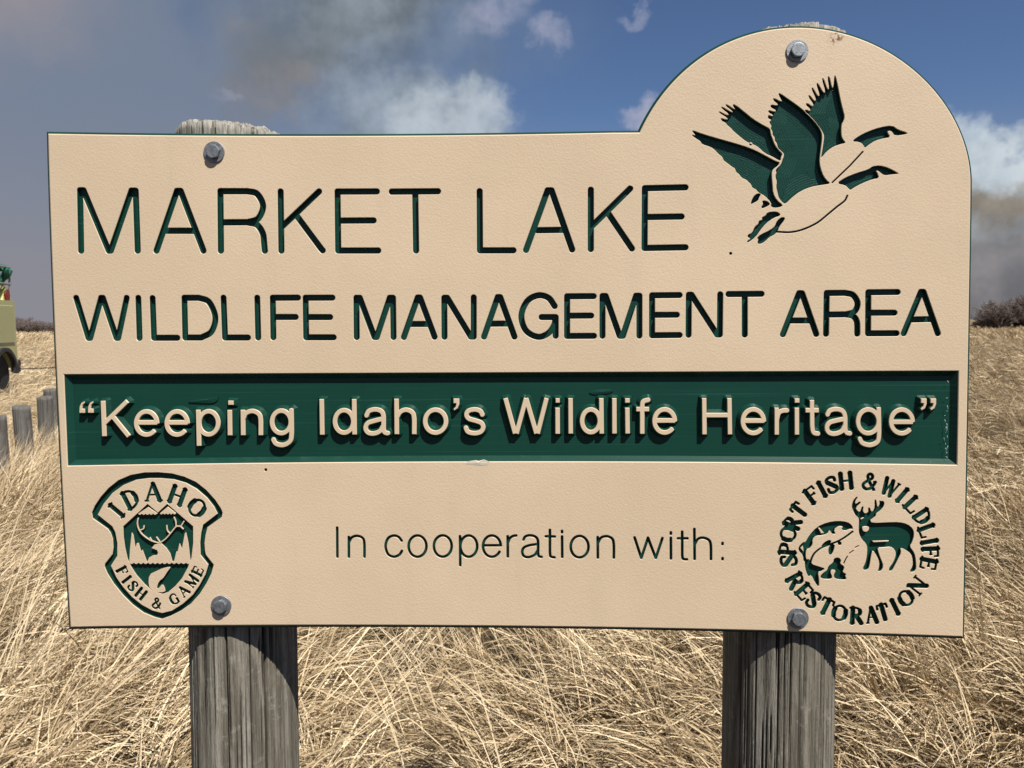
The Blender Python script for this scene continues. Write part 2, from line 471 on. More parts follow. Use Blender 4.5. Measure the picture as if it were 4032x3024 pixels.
def fill(loops):
    """triangulate nested loops (even-odd) -> points, faces, first index of every loop"""
    pts = []; ed = []; first = []
    for P in loops:
        k = len(pts); first.append(k); pts += [Vector((float(a), float(b))) for a, b in P]
        ed += [(k + i, k + (i + 1) % len(P)) for i in range(len(P))]
    v, e, f, *_ = delaunay_2d_cdt(pts, ed, [], 1, 1e-7)
    v = np.array([(p.x, p.y) for p in v]); T = np.array([q[:3] for q in f]); C = v[T].mean(1); odd = np.zeros(len(T), bool)
    for P in loops:
        w = np.nonzero((C[:, 0] > P[:, 0].min()) & (C[:, 0] < P[:, 0].max()) & (C[:, 1] > P[:, 1].min()) & (C[:, 1] < P[:, 1].max()))[0]
        x, y = C[w].T; r = np.zeros(len(w), bool)
        for (x0, y0), (x1, y1) in zip(P, np.roll(P, -1, 0)):
            if y0 != y1: r ^= ((y0 > y) != (y1 > y)) & (x < (x1 - x0) * (y - y0) / (y1 - y0) + x0)
        odd[w] ^= r
    return v, [tuple(int(i) for i in q) for q in T[odd]]
def smooth(P, it=1, closed=True):
    P = np.asarray(P, float)
    for _ in range(it):
        A = P; B = np.roll(P, -1, 0)
        if not closed: A, B = P[:-1], P[1:]
        Q = np.empty((2 * len(A), 2)); Q[0::2] = A * .75 + B * .25; Q[1::2] = A * .25 + B * .75
        P = Q if closed else np.vstack([P[:1], Q, P[-1:]])
    return P
def crom(pts, n=8):
    p = np.asarray(pts, float); p = np.vstack([2 * p[0] - p[1], p, 2 * p[-1] - p[-2]]); out = []
    for i in range(1, len(p) - 2):
        a, b, c_, d = p[i - 1:i + 3]
        for t in np.arange(n) / n:
            out.append(0.5 * (2 * b + (c_ - a) * t + (2 * a - 5 * b + 4 * c_ - d) * t * t + (3 * b - a - 3 * c_ + d) * t ** 3))
    out.append(p[-2]); return [tuple(q) for q in out]
def ell(cx, cy, rx, ry, a0=0, a1=360, n=40):
    return [(cx + rx * math.cos(math.radians(a0 + (a1 - a0) * i / n)), cy + ry * math.sin(math.radians(a0 + (a1 - a0) * i / n))) for i in range(n + 1)]

# ------------------------------------------------------------------ lettering, traced stroke by stroke
def tr(sc_, ox, oy): return lambda L: [(ox + x / sc_, oy + y / sc_) for x, y in L]
G = []                       # engraved glyphs: (list of strokes, radius)
def glyphs(T, r, items):
    for it in items: G.append(([T(s) for s in it], r))
t5 = tr(2.212, 270, 680); t6 = tr(1.4271, 1200, 680)
def Rleg(x, y, pts): return crom(pts, 6)
glyphs(t5, 12.2, [
    [[(97, 155), (107, 680)], [(128, 155), (348, 680)], [(545, 158), (366, 680)], [(582, 158), (600, 680)], [(97, 155), (128, 155)], [(545, 158), (582, 158)], [(348, 680), (366, 680)]],
    [[(942, 160), (764, 680)], [(974, 160), (1173, 680)], [(850, 507), (1090, 507)], [(942, 160), (974, 160)]],
    [[(1320, 162), (1325, 680)], [(1320, 162)] + crom([(1555, 162), (1640, 185), (1692, 290), (1650, 400), (1560, 432)]) + [(1323, 434)],
     crom([(1560, 434), (1640, 455), (1690, 530), (1702, 620), (1708, 680)])],
])
k5 = lambda L: [((x - 1200) * 1.4271, (y - 680) * 1.4271) for x, y in t5(L)]
glyphs(t6, 12.0, [
    [k5([(1845, 165), (1852, 680)]), k5([(2180, 165), (1862, 468)]), k5([(1985, 375), (2200, 665)]) + [(100, 437)]],
    [[(183, 107), (187, 438)], [(183, 107), (404, 106)], [(186, 270), (386, 269)], [(187, 438), (412, 438)]],
    [[(488, 107), (748, 105)], [(620, 107), (625, 438)]],
    [[(982, 105), (984, 437), (1172, 437)]],
    [[(1364, 100), (1243, 435)], [(1386, 100), (1502, 432)], [(1308, 324), (1446, 322)], [(1364, 100), (1386, 100)]],
    [[(1607, 97), (1607, 430)], [(1828, 90), (1612, 302)], [(1700, 222), (1838, 427)]],
    [[(1911, 88), (1909, 424)], [(1911, 88), (2139, 83)], [(1910, 250), (2117, 247)], [(1909, 424), (2139, 420)]],
])
t7 = tr(2.0109, 270, 1100); t8 = tr(1.8433, 1370, 1100); t9 = tr(1.8433, 2570, 1100)
glyphs(t7, 11.7, [
    [[(58, 148), (155, 465)], [(255, 148), (170, 465)], [(270, 148), (377, 465)], [(458, 148), (391, 465)], [(255, 148), (270, 148)], [(155, 465), (170, 465)], [(377, 465), (391, 465)]],
    [[(550, 148), (560, 465)]],
    [[(663, 150), (675, 464), (859, 464)]],
    [[(922, 462), (915, 147)] + crom([(1030, 147), (1110, 180), (1160, 300), (1130, 415), (1050, 462)]) + [(922, 462)]],
    [[(1225, 147), (1237, 462), (1419, 462)]],
    [[(1492, 147), (1500, 462)]],
    [[(1620, 460), (1615, 147), (1815, 146)], [(1618, 299), (1797, 299)]],
    [[(2098, 460), (1880, 460), (1875, 147), (2088, 146)], [(1878, 300), (2070, 300)]],
])
glyphs(t8, 11.7, [
    [[(60, 135), (63, 420)], [(85, 135), (192, 420)], [(302, 135), (208, 420)], [(326, 135), (330, 420)], [(60, 135), (85, 135)], [(302, 135), (326, 135)], [(192, 420), (208, 420)]],
    [[(505, 133), (405, 420)], [(522, 133), (628, 418)], [(453, 325), (582, 325)], [(505, 133), (522, 133)]],
    [[(698, 135), (700, 418)], [(720, 135), (891, 417)], [(912, 132), (912, 417)], [(698, 135), (720, 135)], [(891, 417), (912, 417)]],
    [[(1086, 130), (987, 417)], [(1104, 130), (1208, 417)], [(1033, 323), (1162, 322)], [(1086, 130), (1104, 130)]],
    [crom([(1500, 195), (1455, 135), (1380, 117), (1300, 160), (1258, 265), (1290, 370), (1375, 418), (1450, 395), (1495, 335), (1507, 275)]), [(1405, 275), (1507, 275), (1507, 411)]],
    [[(1785, 411), (1590, 412), (1590, 124), (1783, 123)], [(1590, 265), (1765, 264)]],
    [[(1847, 122), (1847, 411)], [(1870, 122), (1972, 411)], [(2090, 120), (1995, 411)], [(2115, 120), (2115, 410)], [(1847, 122), (1870, 122)], [(2090, 120), (2115, 120)], [(1972, 411), (1995, 411)]],
])
glyphs(t9, 11.7, [
    [[(195, 405), (-5, 407), (-5, 117), (195, 115)], [(-5, 259), (175, 258)]],
    [[(262, 113), (260, 404)], [(281, 113), (468, 402)], [(490, 110), (487, 402)], [(262, 113), (281, 113)], [(468, 402), (487, 402)]],
    [[(550, 108), (790, 106)], [(668, 108), (668, 402)]],
    [[(1062, 102), (945, 400)], [(1084, 102), (1187, 398)], [(1000, 300), (1132, 300)], [(1062, 102), (1084, 102)]],
    [[(1258, 397), (1263, 100)] + crom([(1395, 99), (1455, 115), (1487, 175), (1465, 235), (1405, 255)]) + [(1263, 257)], crom([(1405, 256), (1455, 268), (1482, 310), (1485, 396)])],
    [[(1770, 392), (1563, 393), (1565, 95), (1778, 93)], [(1564, 243), (1755, 243)]],
    [[(1947, 92), (1822, 393)], [(1965, 92), (2070, 393)], [(1868, 293), (2012, 290)], [(1947, 92), (1965, 92)]],
])
ti = tr(2.765, 1280, 2050); tj = tr(2.765, 2080, 2050)
S_ = []                      # small engraved lettering
def small(T, items):
    for it in items: S_.append(([T(s) for s in it], 5.4))
small(ti, [
    [[(130, 78), (132, 395)]],
    [[(257, 180), (257, 395)], crom([(257, 240), (290, 185), (350, 168), (408, 192), (426, 250), (427, 395)])],
    [crom([(832, 220), (800, 180), (745, 165), (684, 195), (657, 280), (684, 365), (745, 395), (805, 375), (835, 332)])],
    [ell(1005, 280, 97, 116)], [ell(1280, 279, 97, 116)],
    [[(1468, 172), (1470, 488)], ell(1563, 280, 92, 116)],
    [[(1720, 271), (1912, 271)], ell(1815, 280, 97, 116, -6, -328)],
    [[(1987, 172), (1988, 393)], crom([(1988, 245), (2010, 195), (2045, 170), (2080, 164)])],
    [crom([(2158, 210), (2180, 175), (2230, 162), (2290, 178), (2317, 225), (2318, 355), (2330, 390), (2357, 397)]),
     crom([(2315, 257), (2220, 272), (2162, 298), (2145, 345), (2165, 388), (2215, 400), (2280, 375), (2315, 325)])],
])
small(tj, [
    [crom([(235, 103), (235, 230), (236, 365), (250, 395), (285, 402)]), [(190, 173), (288, 175)]],
    [[(367, 175), (369, 398)], [(367, 114), (367, 130)]],
    [ell(558, 286, 97, 117)],
    [[(755, 182), (757, 405)], crom([(756, 250), (790, 190), (850, 172), (910, 195), (930, 255), (931, 405)])],
    [[(1157, 185), (1230, 408), (1303, 188), (1388, 408), (1460, 192)]],
    [[(1552, 190), (1553, 415)], [(1552, 129), (1552, 146)]],
    [crom([(1675, 123), (1676, 260), (1677, 390), (1692, 420), (1728, 424)]), [(1630, 195), (1733, 195)]],
    [[(1808, 93), (1811, 420)], crom([(1810, 265), (1845, 205), (1900, 188), (1965, 212), (1987, 270), (1989, 422)])],
    [[(2115, 245), (2115, 259)], [(2115, 410), (2115, 424)]],
])
# raised lettering on the green banner: strokes with square ends, polygons for quotation marks
tk = tr(2.212, 240, 1440); tl_ = tr(2.212, 1200, 1440); tm = tr(2.212, 1950, 1440); tn = tr(1.9235, 2700, 1440)
RA = []
def raised(T, items):
    for st, pl in items: RA.append(([T(s) for s in st], [T(p) for p in pl]))
def quote(x, y): return [(x + a, y + b) for a, b in ((0, 100), (46, 100), (46, 66), (22, 64), (26, 34), (42, 14), (42, 0), (16, 14), (3, 42), (0, 70))]
def bx(x0, x1, y0, y1): return [(x0, y0), (x1, y0), (x1, y1), (x0, y1)]
def eglyph(cx, cy, rx, ry, by):
    return [[(cx - rx, by), (cx + rx + 2, by)], ell(cx, cy, rx, ry, 2, -320)]
raised(tk, [
    ([], [quote(159, 312)]), ([], [quote(234, 311)]),
    ([[(364, 308), (375, 615)], [(576, 308), (378, 500)], [(440, 432), (590, 616)]], []),
    (eglyph(743, 501, 90, 101, 496), []), (eglyph(1009, 501, 90, 101, 496), []),
    ([[(1193, 386), (1200, 699)], ell(1284, 499, 83, 101)], []),
    ([[(1467, 388), (1470, 607)]], [bx(1455, 1500, 306, 341)]),
    ([[(1582, 386), (1585, 606)], crom([(1584, 465), (1610, 415), (1665, 396), (1718, 418), (1737, 468), (1738, 606)])], []),
    ([crom([(2004, 378), (2006, 480), (2006, 600), (1992, 660), (1935, 692), (1872, 680), (1846, 640)]), ell(1918, 491, 82, 98)], []),
])
raised(tl_, [
    ([[(145, 293), (150, 602)]], []),
    ([ell(341, 487, 80, 98), [(428, 293), (432, 600)]], []),
    ([crom([(534, 440), (556, 398), (610, 382), (663, 396), (684, 440), (685, 550), (697, 582), (726, 590)]), crom([(682, 462), (610, 480), (548, 502), (528, 545), (550, 583), (600, 592), (652, 572), (682, 525)])], []),
    ([[(797, 290), (800, 597)], crom([(799, 455), (830, 405), (880, 385), (932, 405), (951, 455), (952, 597)])], []),
    ([ell(1138, 485, 91, 100)], []),
    ([], [[(1295, 288), (1344, 288), (1344, 337), (1330, 372), (1301, 392), (1297, 378), (1314, 360), (1321, 327), (1295, 327)]]),
    ([crom([(1548, 432), (1528, 396), (1480, 382), (1425, 395), (1407, 430), (1430, 463), (1490, 481), (1537, 500), (1553, 537), (1533, 576), (1480, 590), (1422, 577), (1400, 538)])], []),
])
raised(tm, [
    ([[(88, 285), (172, 592)], [(268, 285), (184, 592)], [(268, 285), (358, 592)], [(446, 285), (368, 592)]], []),
    ([[(542, 368), (543, 594)]], [bx(526, 560, 286, 323)]),
    ([[(655, 285), (657, 592)]], []),
    ([ell(833, 482, 77, 99), [(923, 285), (927, 593)]], []),
    ([[(1037, 285), (1038, 592)]], []),
    ([[(1150, 368), (1153, 592)]], [bx(1131, 1171, 286, 323)]),
    ([crom([(1280, 594), (1280, 450), (1280, 350), (1292, 312), (1338, 298)]), [(1228, 380), (1340, 380)]], []),
    (eglyph(1476, 483, 89, 101, 479), []),
    ([[(1820, 285), (1823, 599)], [(2040, 285), (2045, 599)], [(1830, 432), (2038, 432)]], []),
])
raised(tn, [
    (eglyph(513, 422, 80, 90, 418), []),
    ([[(690, 320), (690, 523)], crom([(690, 410), (705, 360), (735, 342), (772, 340)])], []),
    ([[(842, 320), (843, 523)]], [bx(826, 862, 250, 281)]),
    ([crom([(957, 263), (958, 380), (960, 470), (972, 508), (1007, 517)]), [(908, 339), (1009, 339)]], []),
    ([crom([(1073, 375), (1093, 342), (1140, 330), (1188, 343), (1208, 385), (1210, 478), (1221, 508), (1248, 515)]), crom([(1207, 403), (1150, 415), (1092, 432), (1070, 470), (1087, 507), (1130, 517), (1182, 498), (1207, 455)])], []),
    ([crom([(1463, 318), (1465, 430), (1465, 525), (1452, 578), (1400, 602), (1342, 588), (1318, 552)]), ell(1384, 423, 78, 90)], []),
    (eglyph(1638, 424, 82, 90, 427), []),
    ([], [[(1783, 250), (1826, 250), (1826, 290), (1813, 323), (1786, 340), (1783, 326), (1799, 310), (1805, 284), (1783, 283)]]),
    ([], [[(1855, 250), (1898, 250), (1898, 290), (1885, 323), (1858, 340), (1855, 326), (1871, 310), (1877, 284), (1855, 283)]]),
])

# serif capitals for the two emblems; unit box, height 1, y down, (polyline, half width)
TH, TN = 0.105, 0.04
SERIF = {
    'I': [([(0, -.46), (0, .46)], TH), ([(-.18, -.465), (.18, -.465)], TN), ([(-.18, .465), (.18, .465)], TN)],
    'H': [([(-.3, -.46), (-.3, .46)], TH), ([(.3, -.46), (.3, .46)], TH), ([(-.3, 0), (.3, 0)], TN + .01), ([(-.46, -.465), (-.14, -.465)], TN), ([(.14, -.465), (.46, -.465)], TN), ([(-.46, .465), (-.14, .465)], TN), ([(.14, .465), (.46, .465)], TN)],
    'D': [([(-.22, -.46), (-.22, .46)], TH), (crom([(-.3, -.46), (0, -.46), (.26, -.3), (.34, 0), (.26, .3), (0, .46), (-.3, .46)]), .055), (crom([(.28, -.22), (.33, 0), (.28, .22)]), TH), ([(-.4, -.465), (-.1, -.465)], TN), ([(-.4, .465), (-.1, .465)], TN)],
    'O': [(ell(0, 0, .38, .44), .06), (crom([(-.33, -.22), (-.37, 0), (-.33, .22)]), TH), (crom([(.33, -.22), (.37, 0), (.33, .22)]), TH)],
    'A': [([(-.03, -.46), (-.36, .46)], .05), ([(.0, -.44), (.34, .46)], TH), ([(-.22, .14), (.2, .14)], TN), ([(-.5, .465), (-.22, .465)], TN), ([(.18, .465), (.52, .465)], TN)],
    'F': [([(-.2, -.46), (-.2, .46)], TH), ([(-.36, -.46), (.3, -.46), (.32, -.26)], .05), ([(-.2, -.02), (.18, -.02)], .05), ([(.18, -.12), (.18, .08)], .04), ([(-.38, .465), (0, .465)], TN)],
    'E': [([(-.22, -.46), (-.22, .46)], TH), ([(-.38, -.46), (.3, -.46), (.32, -.26)], .05), ([(-.2, -.02), (.18, -.02)], .05), ([(.18, -.12), (.18, .08)], .04), ([(-.38, .46), (.32, .46), (.36, .24)], .05)],
    'L': [([(-.2, -.46), (-.2, .46)], TH), ([(-.38, -.465), (0, -.465)], TN), ([(-.38, .46), (.32, .46), (.36, .22)], .05)],
    'P': [([(-.2, -.46), (-.2, .46)], TH), (crom([(-.36, -.46), (.05, -.46), (.28, -.34), (.28, -.12), (.05, .02), (-.2, .02)]), .055), (crom([(.26, -.34), (.3, -.22), (.26, -.1)]), .09), ([(-.38, .465), (0, .465)], TN)],
    'R': [([(-.24, -.46), (-.24, .46)], TH), (crom([(-.4, -.46), (0, -.46), (.22, -.34), (.22, -.12), (0, .0), (-.24, .0)]), .055), (crom([(.2, -.34), (.24, -.22), (.2, -.1)]), .09), ([(.02, .02), (.34, .45)], TH), ([(-.42, .465), (-.06, .465)], TN), ([(.26, .465), (.5, .465)], TN)],
    'T': [([(0, -.46), (0, .46)], TH), ([(-.38, -.24), (-.35, -.45), (.35, -.45), (.38, -.24)], .055), ([(-.18, .465), (.18, .465)], TN)],
    'S': [(crom([(.26, -.22), (.24, -.4), (0, -.47), (-.24, -.36), (-.24, -.16), (0, -.02), (.24, .14), (.26, .34), (0, .47), (-.24, .4), (-.28, .2)]), .07), (crom([(-.2, -.2), (0, -.02), (.2, .16)]), TH)],
    'N': [([(-.32, -.46), (-.32, .46)], .05), ([(.34, -.46), (.34, .46)], .05), ([(-.32, -.44), (.34, .44)], TH), ([(-.5, -.465), (-.24, -.465)], TN), ([(.2, -.465), (.48, -.465)], TN), ([(-.48, .465), (-.18, .465)], TN)],
    'W': [([(-.44, -.46), (-.2, .44)], .095), ([(0, -.46), (-.2, .44)], .05), ([(0, -.46), (.22, .44)], .095), ([(.44, -.46), (.22, .44)], .05), ([(-.56, -.465), (-.3, -.465)], TN), ([(.3, -.465), (.56, -.465)], TN)],
    'M': [([(-.4, -.46), (-.4, .46)], .05), ([(.4, -.46), (.4, .46)], TH), ([(-.38, -.44), (0, .42)], TH), ([(.38, -.44), (0, .42)], .05), ([(-.54, .465), (-.26, .465)], TN), ([(.24, .465), (.56, .465)], TN), ([(-.54, -.465), (-.36, -.465)], TN), ([(.36, -.465), (.56, -.465)], TN)],
    'G': [(crom([(.3, -.2), (.24, -.4), (0, -.47), (-.28, -.32), (-.36, 0), (-.28, .32), (0, .47), (.22, .42), (.27, .3)]), .06), (crom([(-.3, -.24), (-.35, 0), (-.3, .24)]), TH), ([(.27, .08), (.27, .4)], .09), ([(.12, .08), (.42, .08)], TN)],
    '&': [(crom([(.4, -.02), (.3, .2), (.1, .42), (-.12, .47), (-.32, .36), (-.34, .18), (-.1, -.04), (.14, -.2), (.16, -.38), (.02, -.47), (-.12, -.38), (-.1, -.2), (.1, .12), (.36, .45)]), .07), ([(.24, -.03), (.48, -.03)], TN)],
}
def serif_glyph(fl, ch, x, y, h, rot, xs=1.0, bold=1.0):
    a = math.radians(rot); ca, sa = math.cos(a), math.sin(a)
    for pl, w in SERIF[ch]:
        fl.stroke([(x + (ca * u * xs - sa * v) * h, y + (sa * u * xs + ca * v) * h) for u, v in pl], max(w * h * bold, 2.0), flat=w <= TN)

# ------------------------------------------------------------------ collect every opening of the tan face
holes = []                    # (name, loops, gradients, chamfer, depth)
def add_openings(name, fl, depth, chamfer, split=True):
    L = fl.loops(); outs = [P for P in L if area(P) * SGN > 0]; ins = [P for P in L if area(P) * SGN < 0]
    for P in outs:
        mine = [Q for Q in ins if inside(Q[0], P) and not any(R is not P and abs(area(R)) < abs(area(P)) and inside(Q[0], R) for R in outs)]
        holes.append((name, [P] + mine, [fl.grad(q) for q in [P] + mine], chamfer, depth))
f_ = Field(0, 0, 30, 30); f_.stroke([(15, 15)], 6)
SGN = 1 if area(f_.loops()[0]) > 0 else -1
def local_field(strokes, polys, r, h=1.5):
    P = np.array([q for s in strokes for q in s] + [q for s in polys for q in s]); m = r + MARG * 0.9
    return Field(P[:, 0].min() - m, P[:, 1].min() - m, P[:, 0].max() + m, P[:, 1].max() + m, h)
for st, r in G:
    fl = local_field(st, [], r)
    for s in st: fl.stroke(s, r)
    add_openings('engraved_letter', fl, 19, 1.7)
for st, r in S_:
    fl = local_field(st, [], r)
    for s in st: fl.stroke(s, r)
    add_openings('engraved_letter', fl, 11, 1.2)
for u, v in ((1046, 1850), (2877, 998), (2956, 567)):
    fl = local_field([[(u, v)]], [], 6); fl.stroke([(u, v)], 6.0); add_openings('screw_hole', fl, 20, 1.0)

# flying geese
tg = tr(2.212, 2650, 260)
geese = [
    ('goose_wing', [(163, 565), (180, 562), (250, 590), (420, 640), (600, 690), (720, 735), (820, 790), (900, 832), (932, 838), (915, 868), (880, 892), (862, 915), (860, 960), (868, 1040), (872, 1110), (905, 1170), (960, 1213), (935, 1230), (880, 1236), (850, 1222), (858, 1192), (800, 1130), (770, 1115), (740, 1097), (722, 1072), (692, 1062), (680, 1030), (660, 1012), (640, 990), (600, 975), (575, 940), (548, 922), (540, 890), (518, 880), (480, 850), (440, 822), (430, 790), (395, 765), (370, 735), (330, 705), (250, 680), (240, 655), (215, 640), (170, 610), (165, 598), (200, 605)]),
    ('goose_wing', [(915, 240), (935, 238), (1000, 285), (1080, 340), (1160, 405), (1240, 488), (1288, 560), (1300, 612), (1294, 680), (1280, 780), (1276, 850), (1297, 930), (1330, 988), (1376, 1025), (1300, 1035), (1200, 1052), (1110, 1090), (1040, 1142), (980, 1202), (955, 1190), (922, 1150), (912, 1110), (898, 1050), (906, 1010), (890, 960), (903, 930), (892, 905), (940, 860), (952, 820), (972, 768), (940, 738), (912, 712), (905, 670), (885, 650), (888, 620), (866, 600), (868, 570), (850, 545), (860, 520), (835, 490), (862, 470), (825, 455), (830, 425), (862, 440), (878, 428), (830, 405), (832, 382), (885, 400), (903, 388), (846, 358), (855, 335), (905, 345), (918, 335), (872, 298), (875, 275), (955, 318), (935, 280)]),
    ('goose_wing', [(515, 338), (540, 335), (620, 398), (700, 465), (790, 518), (846, 545), (850, 590), (868, 640), (888, 690), (918, 730), (955, 765), (940, 795), (938, 828), (905, 812), (870, 790), (800, 760), (740, 702), (700, 682), (640, 660), (580, 612), (520, 560), (510, 545), (470, 512), (458, 492), (425, 480), (412, 450), (470, 470), (480, 455), (400, 408), (402, 392), (470, 430), (492, 422), (418, 365), (425, 350), (510, 405), (525, 398), (455, 345), (465, 330), (550, 388)]),
    ('goose_wing', [(1405, 85), (1415, 82), (1438, 180), (1458, 290), (1482, 390), (1496, 440), (1486, 480), (1467, 510), (1466, 600), (1476, 635), (1508, 670), (1460, 680), (1400, 700), (1340, 742), (1288, 805), (1296, 760), (1308, 690), (1318, 615), (1308, 580), (1262, 510), (1205, 445), (1145, 392), (1160, 378), (1190, 395), (1202, 380), (1153, 335), (1168, 320), (1215, 355), (1228, 338), (1176, 265), (1188, 250), (1235, 310), (1248, 290), (1205, 200), (1215, 182), (1262, 265), (1280, 258), (1248, 160), (1260, 143), (1310, 235), (1330, 228), (1296, 115), (1310, 102), (1345, 205), (1362, 200), (1345, 100), (1362, 84), (1385, 195), (1398, 180)]),
    ('goose_neck', [(1556, 656), (1620, 610), (1700, 570), (1800, 535), (1910, 517), (1960, 555), (2048, 582), (2030, 595), (1930, 608), (1912, 575), (1890, 562), (1863, 570), (1895, 622), (1840, 628), (1760, 650), (1700, 690), (1672, 716), (1655, 680), (1620, 660)]),
    ('goose_neck', [(1424, 1022), (1500, 972), (1600, 932), (1700, 903), (1740, 873), (1800, 866), (1870, 883), (1960, 930), (1965, 940), (1900, 945), (1850, 953), (1820, 940), (1790, 912), (1766, 912), (1780, 930), (1796, 978), (1740, 985), (1650, 1020), (1575, 1060), (1545, 1083), (1525, 1060), (1500, 1038)]),
    ('goose_tail', [(745, 1108), (768, 1115), (748, 1148), (742, 1172), (700, 1195), (675, 1207), (688, 1160), (710, 1125)]),
    ('goose_tail', [(775, 1172), (820, 1175), (845, 1200), (835, 1216), (775, 1243), (768, 1225), (786, 1205)]),
    ('goose_tail', [(820, 1275), (900, 1266), (935, 1288), (930, 1306), (880, 1320), (810, 1370), (760, 1430), (722, 1488), (650, 1542), (643, 1525), (680, 1505), (650, 1490), (650, 1470), (690, 1455), (710, 1400), (745, 1375), (745, 1350), (780, 1340), (772, 1318), (806, 1305)]),
    ('goose_tail', [(940, 1318), (976, 1318), (970, 1345), (925, 1400), (912, 1440), (880, 1472), (840, 1490), (800, 1530), (760, 1552), (733, 1545), (745, 1505), (728, 1500), (760, 1470), (850, 1428), (888, 1395), (903, 1352)]),
]
fl = Field(2690, 270, 3610, 1000, 1.25)
for nm, P in geese: fl.poly(tg(smooth(P, 1)))
fl.stroke(tg(crom([(1518, 1130), (1495, 1175), (1430, 1225), (1340, 1300), (1250, 1370), (1130, 1425), (1020, 1448), (905, 1444)])), 3.6)
fl.stroke(tg([(1652, 748), (1540, 870), (1388, 1015)]), 3.2)
add_openings('goose_marking', fl, 19, 1.6)

goose_marks = []
for lev in (11, 20, 29, 38, 47, 56):
    keep = fl.d; fl.d = keep + lev; goose_marks += [(P, fl.grad(P)) for P in fl.loops(0.3)]; fl.d = keep

# shield emblem
ts = tr(2.5914, 330, 1830)
SO = [(80, 490), (110, 420), (170, 330), (250, 240), (350, 160), (480, 105), (620, 80), (760, 78), (900, 90), (1030, 125), (1150, 180), (1250, 260), (1340, 360), (1400, 450), (1415, 490), (1405, 535), (1260, 640), (1240, 720), (1230, 800), (1235, 880), (1245, 920), (1325, 1020), (1300, 1110), (1250, 1210), (1180, 1320), (1090, 1420), (990, 1490), (880, 1545), (795, 1575), (720, 1555), (610, 1510), (500, 1430), (400, 1330), (310, 1220), (240, 1110), (210, 1040), (215, 1010), (290, 915), (300, 850), (295, 760), (275, 700), (245, 655), (90, 545)]
SI = [(140, 510), (200, 400), (290, 290), (400, 210), (530, 155), (660, 138), (780, 138), (920, 150), (1040, 185), (1150, 245), (1260, 340), (1330, 430), (1365, 500), (1215, 615), (1195, 700), (1185, 800), (1190, 920), (1270, 1020), (1240, 1120), (1180, 1230), (1110, 1330), (1010, 1420), (900, 1490), (800, 1515), (700, 1490), (590, 1430), (490, 1350), (400, 1250), (330, 1150), (275, 1030), (340, 930), (340, 800), (320, 690), (290, 630), (240, 590)]
def wavy(x0, x1, y, a, n): return [(x0 + (x1 - x0) * i / (n * 6), y + a * abs(math.sin(math.pi * i / 6))) for i in range(n * 6 + 1)]
fl = Field(345, 1845, 900, 2450, 1.0)
fl.poly(ts(SO)); fl.poly(ts(SI), sub=True)
add_openings('shield_border', fl, 16, 1.4)
fl = Field(345, 1845, 900, 2450, 1.0)
fl.poly(ts([(400, 630), (650, 400), (755, 488), (850, 400), (1115, 628), (1115, 800), (1098, 950), (1060, 1050), (1000, 1160), (930, 1240), (860, 1300), (800, 1320), (700, 1290), (620, 1220), (540, 1130), (480, 1040), (445, 960), (420, 850), (405, 740)]))
fl.poly(ts([(655, 432), (752, 498)] + wavy(745, 553, 500, 12, 5)), sub=True)
fl.poly(ts([(855, 428), (946, 500)] + wavy(940, 775, 496, 12, 5)), sub=True)
fl.poly(ts([(488, 690), (505, 720), (525, 850), (540, 800), (558, 800), (582, 885), (597, 868), (640, 985), (648, 990), (664, 948), (705, 925), (742, 925), (757, 902), (748, 872), (690, 850), (722, 815), (790, 803), (842, 850), (882, 910), (902, 985), (920, 985), (944, 885), (956, 890), (976, 800), (1000, 860), (1030, 700), (1042, 688), (1066, 800), (1088, 995)] + wavy(1090, 462, 1000, 14, 13) + [(470, 860)]), sub=True)
AR = 2.4
for a in ([(765, 800), (680, 772), (600, 716), (560, 660), (545, 600), (553, 548)], [(575, 668), (608, 652), (612, 625)], [(690, 772), (675, 745)],
          [(780, 795), (832, 757), (882, 702), (940, 632), (988, 626), (1018, 580)], [(940, 632), (937, 580), (920, 538)], [(985, 628), (1012, 655)],
          [(880, 702), (852, 672), (845, 622)], [(772, 785), (742, 740)]): fl.stroke(ts(crom(a, 5)), AR, sub=True)
fl.poly(ts(smooth([(870, 1042), (800, 1058), (740, 1085), (665, 1120), (658, 1230), (690, 1280), (730, 1302), (832, 1302), (825, 1255), (800, 1215), (760, 1265), (740, 1260), (765, 1190), (800, 1165), (815, 1150), (852, 1090), (885, 1050)], 1)), sub=True)
add_openings('shield_field', fl, 13, 0.7)
fl = Field(345, 1845, 900, 2450, 1.0)
for ch, x, y, h, rot, xs in (('I', 332, 468, 185, -50, 1.1), ('D', 470, 353, 190, -27, 1), ('A', 706, 280, 188, -2, 1), ('H', 952, 315, 182, 20, 1), ('O', 1153, 440, 190, 40, 1)):
    X, Y = ts([(x, y)])[0]; serif_glyph(fl, ch, X, Y, h / 2.5914, rot, xs, 1.3)
for ch, x, y, rot in (('F', 388, 1085, 62), ('I', 435, 1172, 52), ('S', 498, 1240, 46), ('H', 582, 1318, 38), ('&', 738, 1415, 4), ('G', 920, 1372, -30), ('A', 1015, 1290, -44), ('M', 1098, 1190, -54), ('E', 1160, 1088, -64)):
    X, Y = ts([(x, y)])[0]; serif_glyph(fl, ch, X, Y, 108 / 2.5914, rot, 0.95, 1.4)
add_openings('emblem_letter', fl, 12, 0.9)

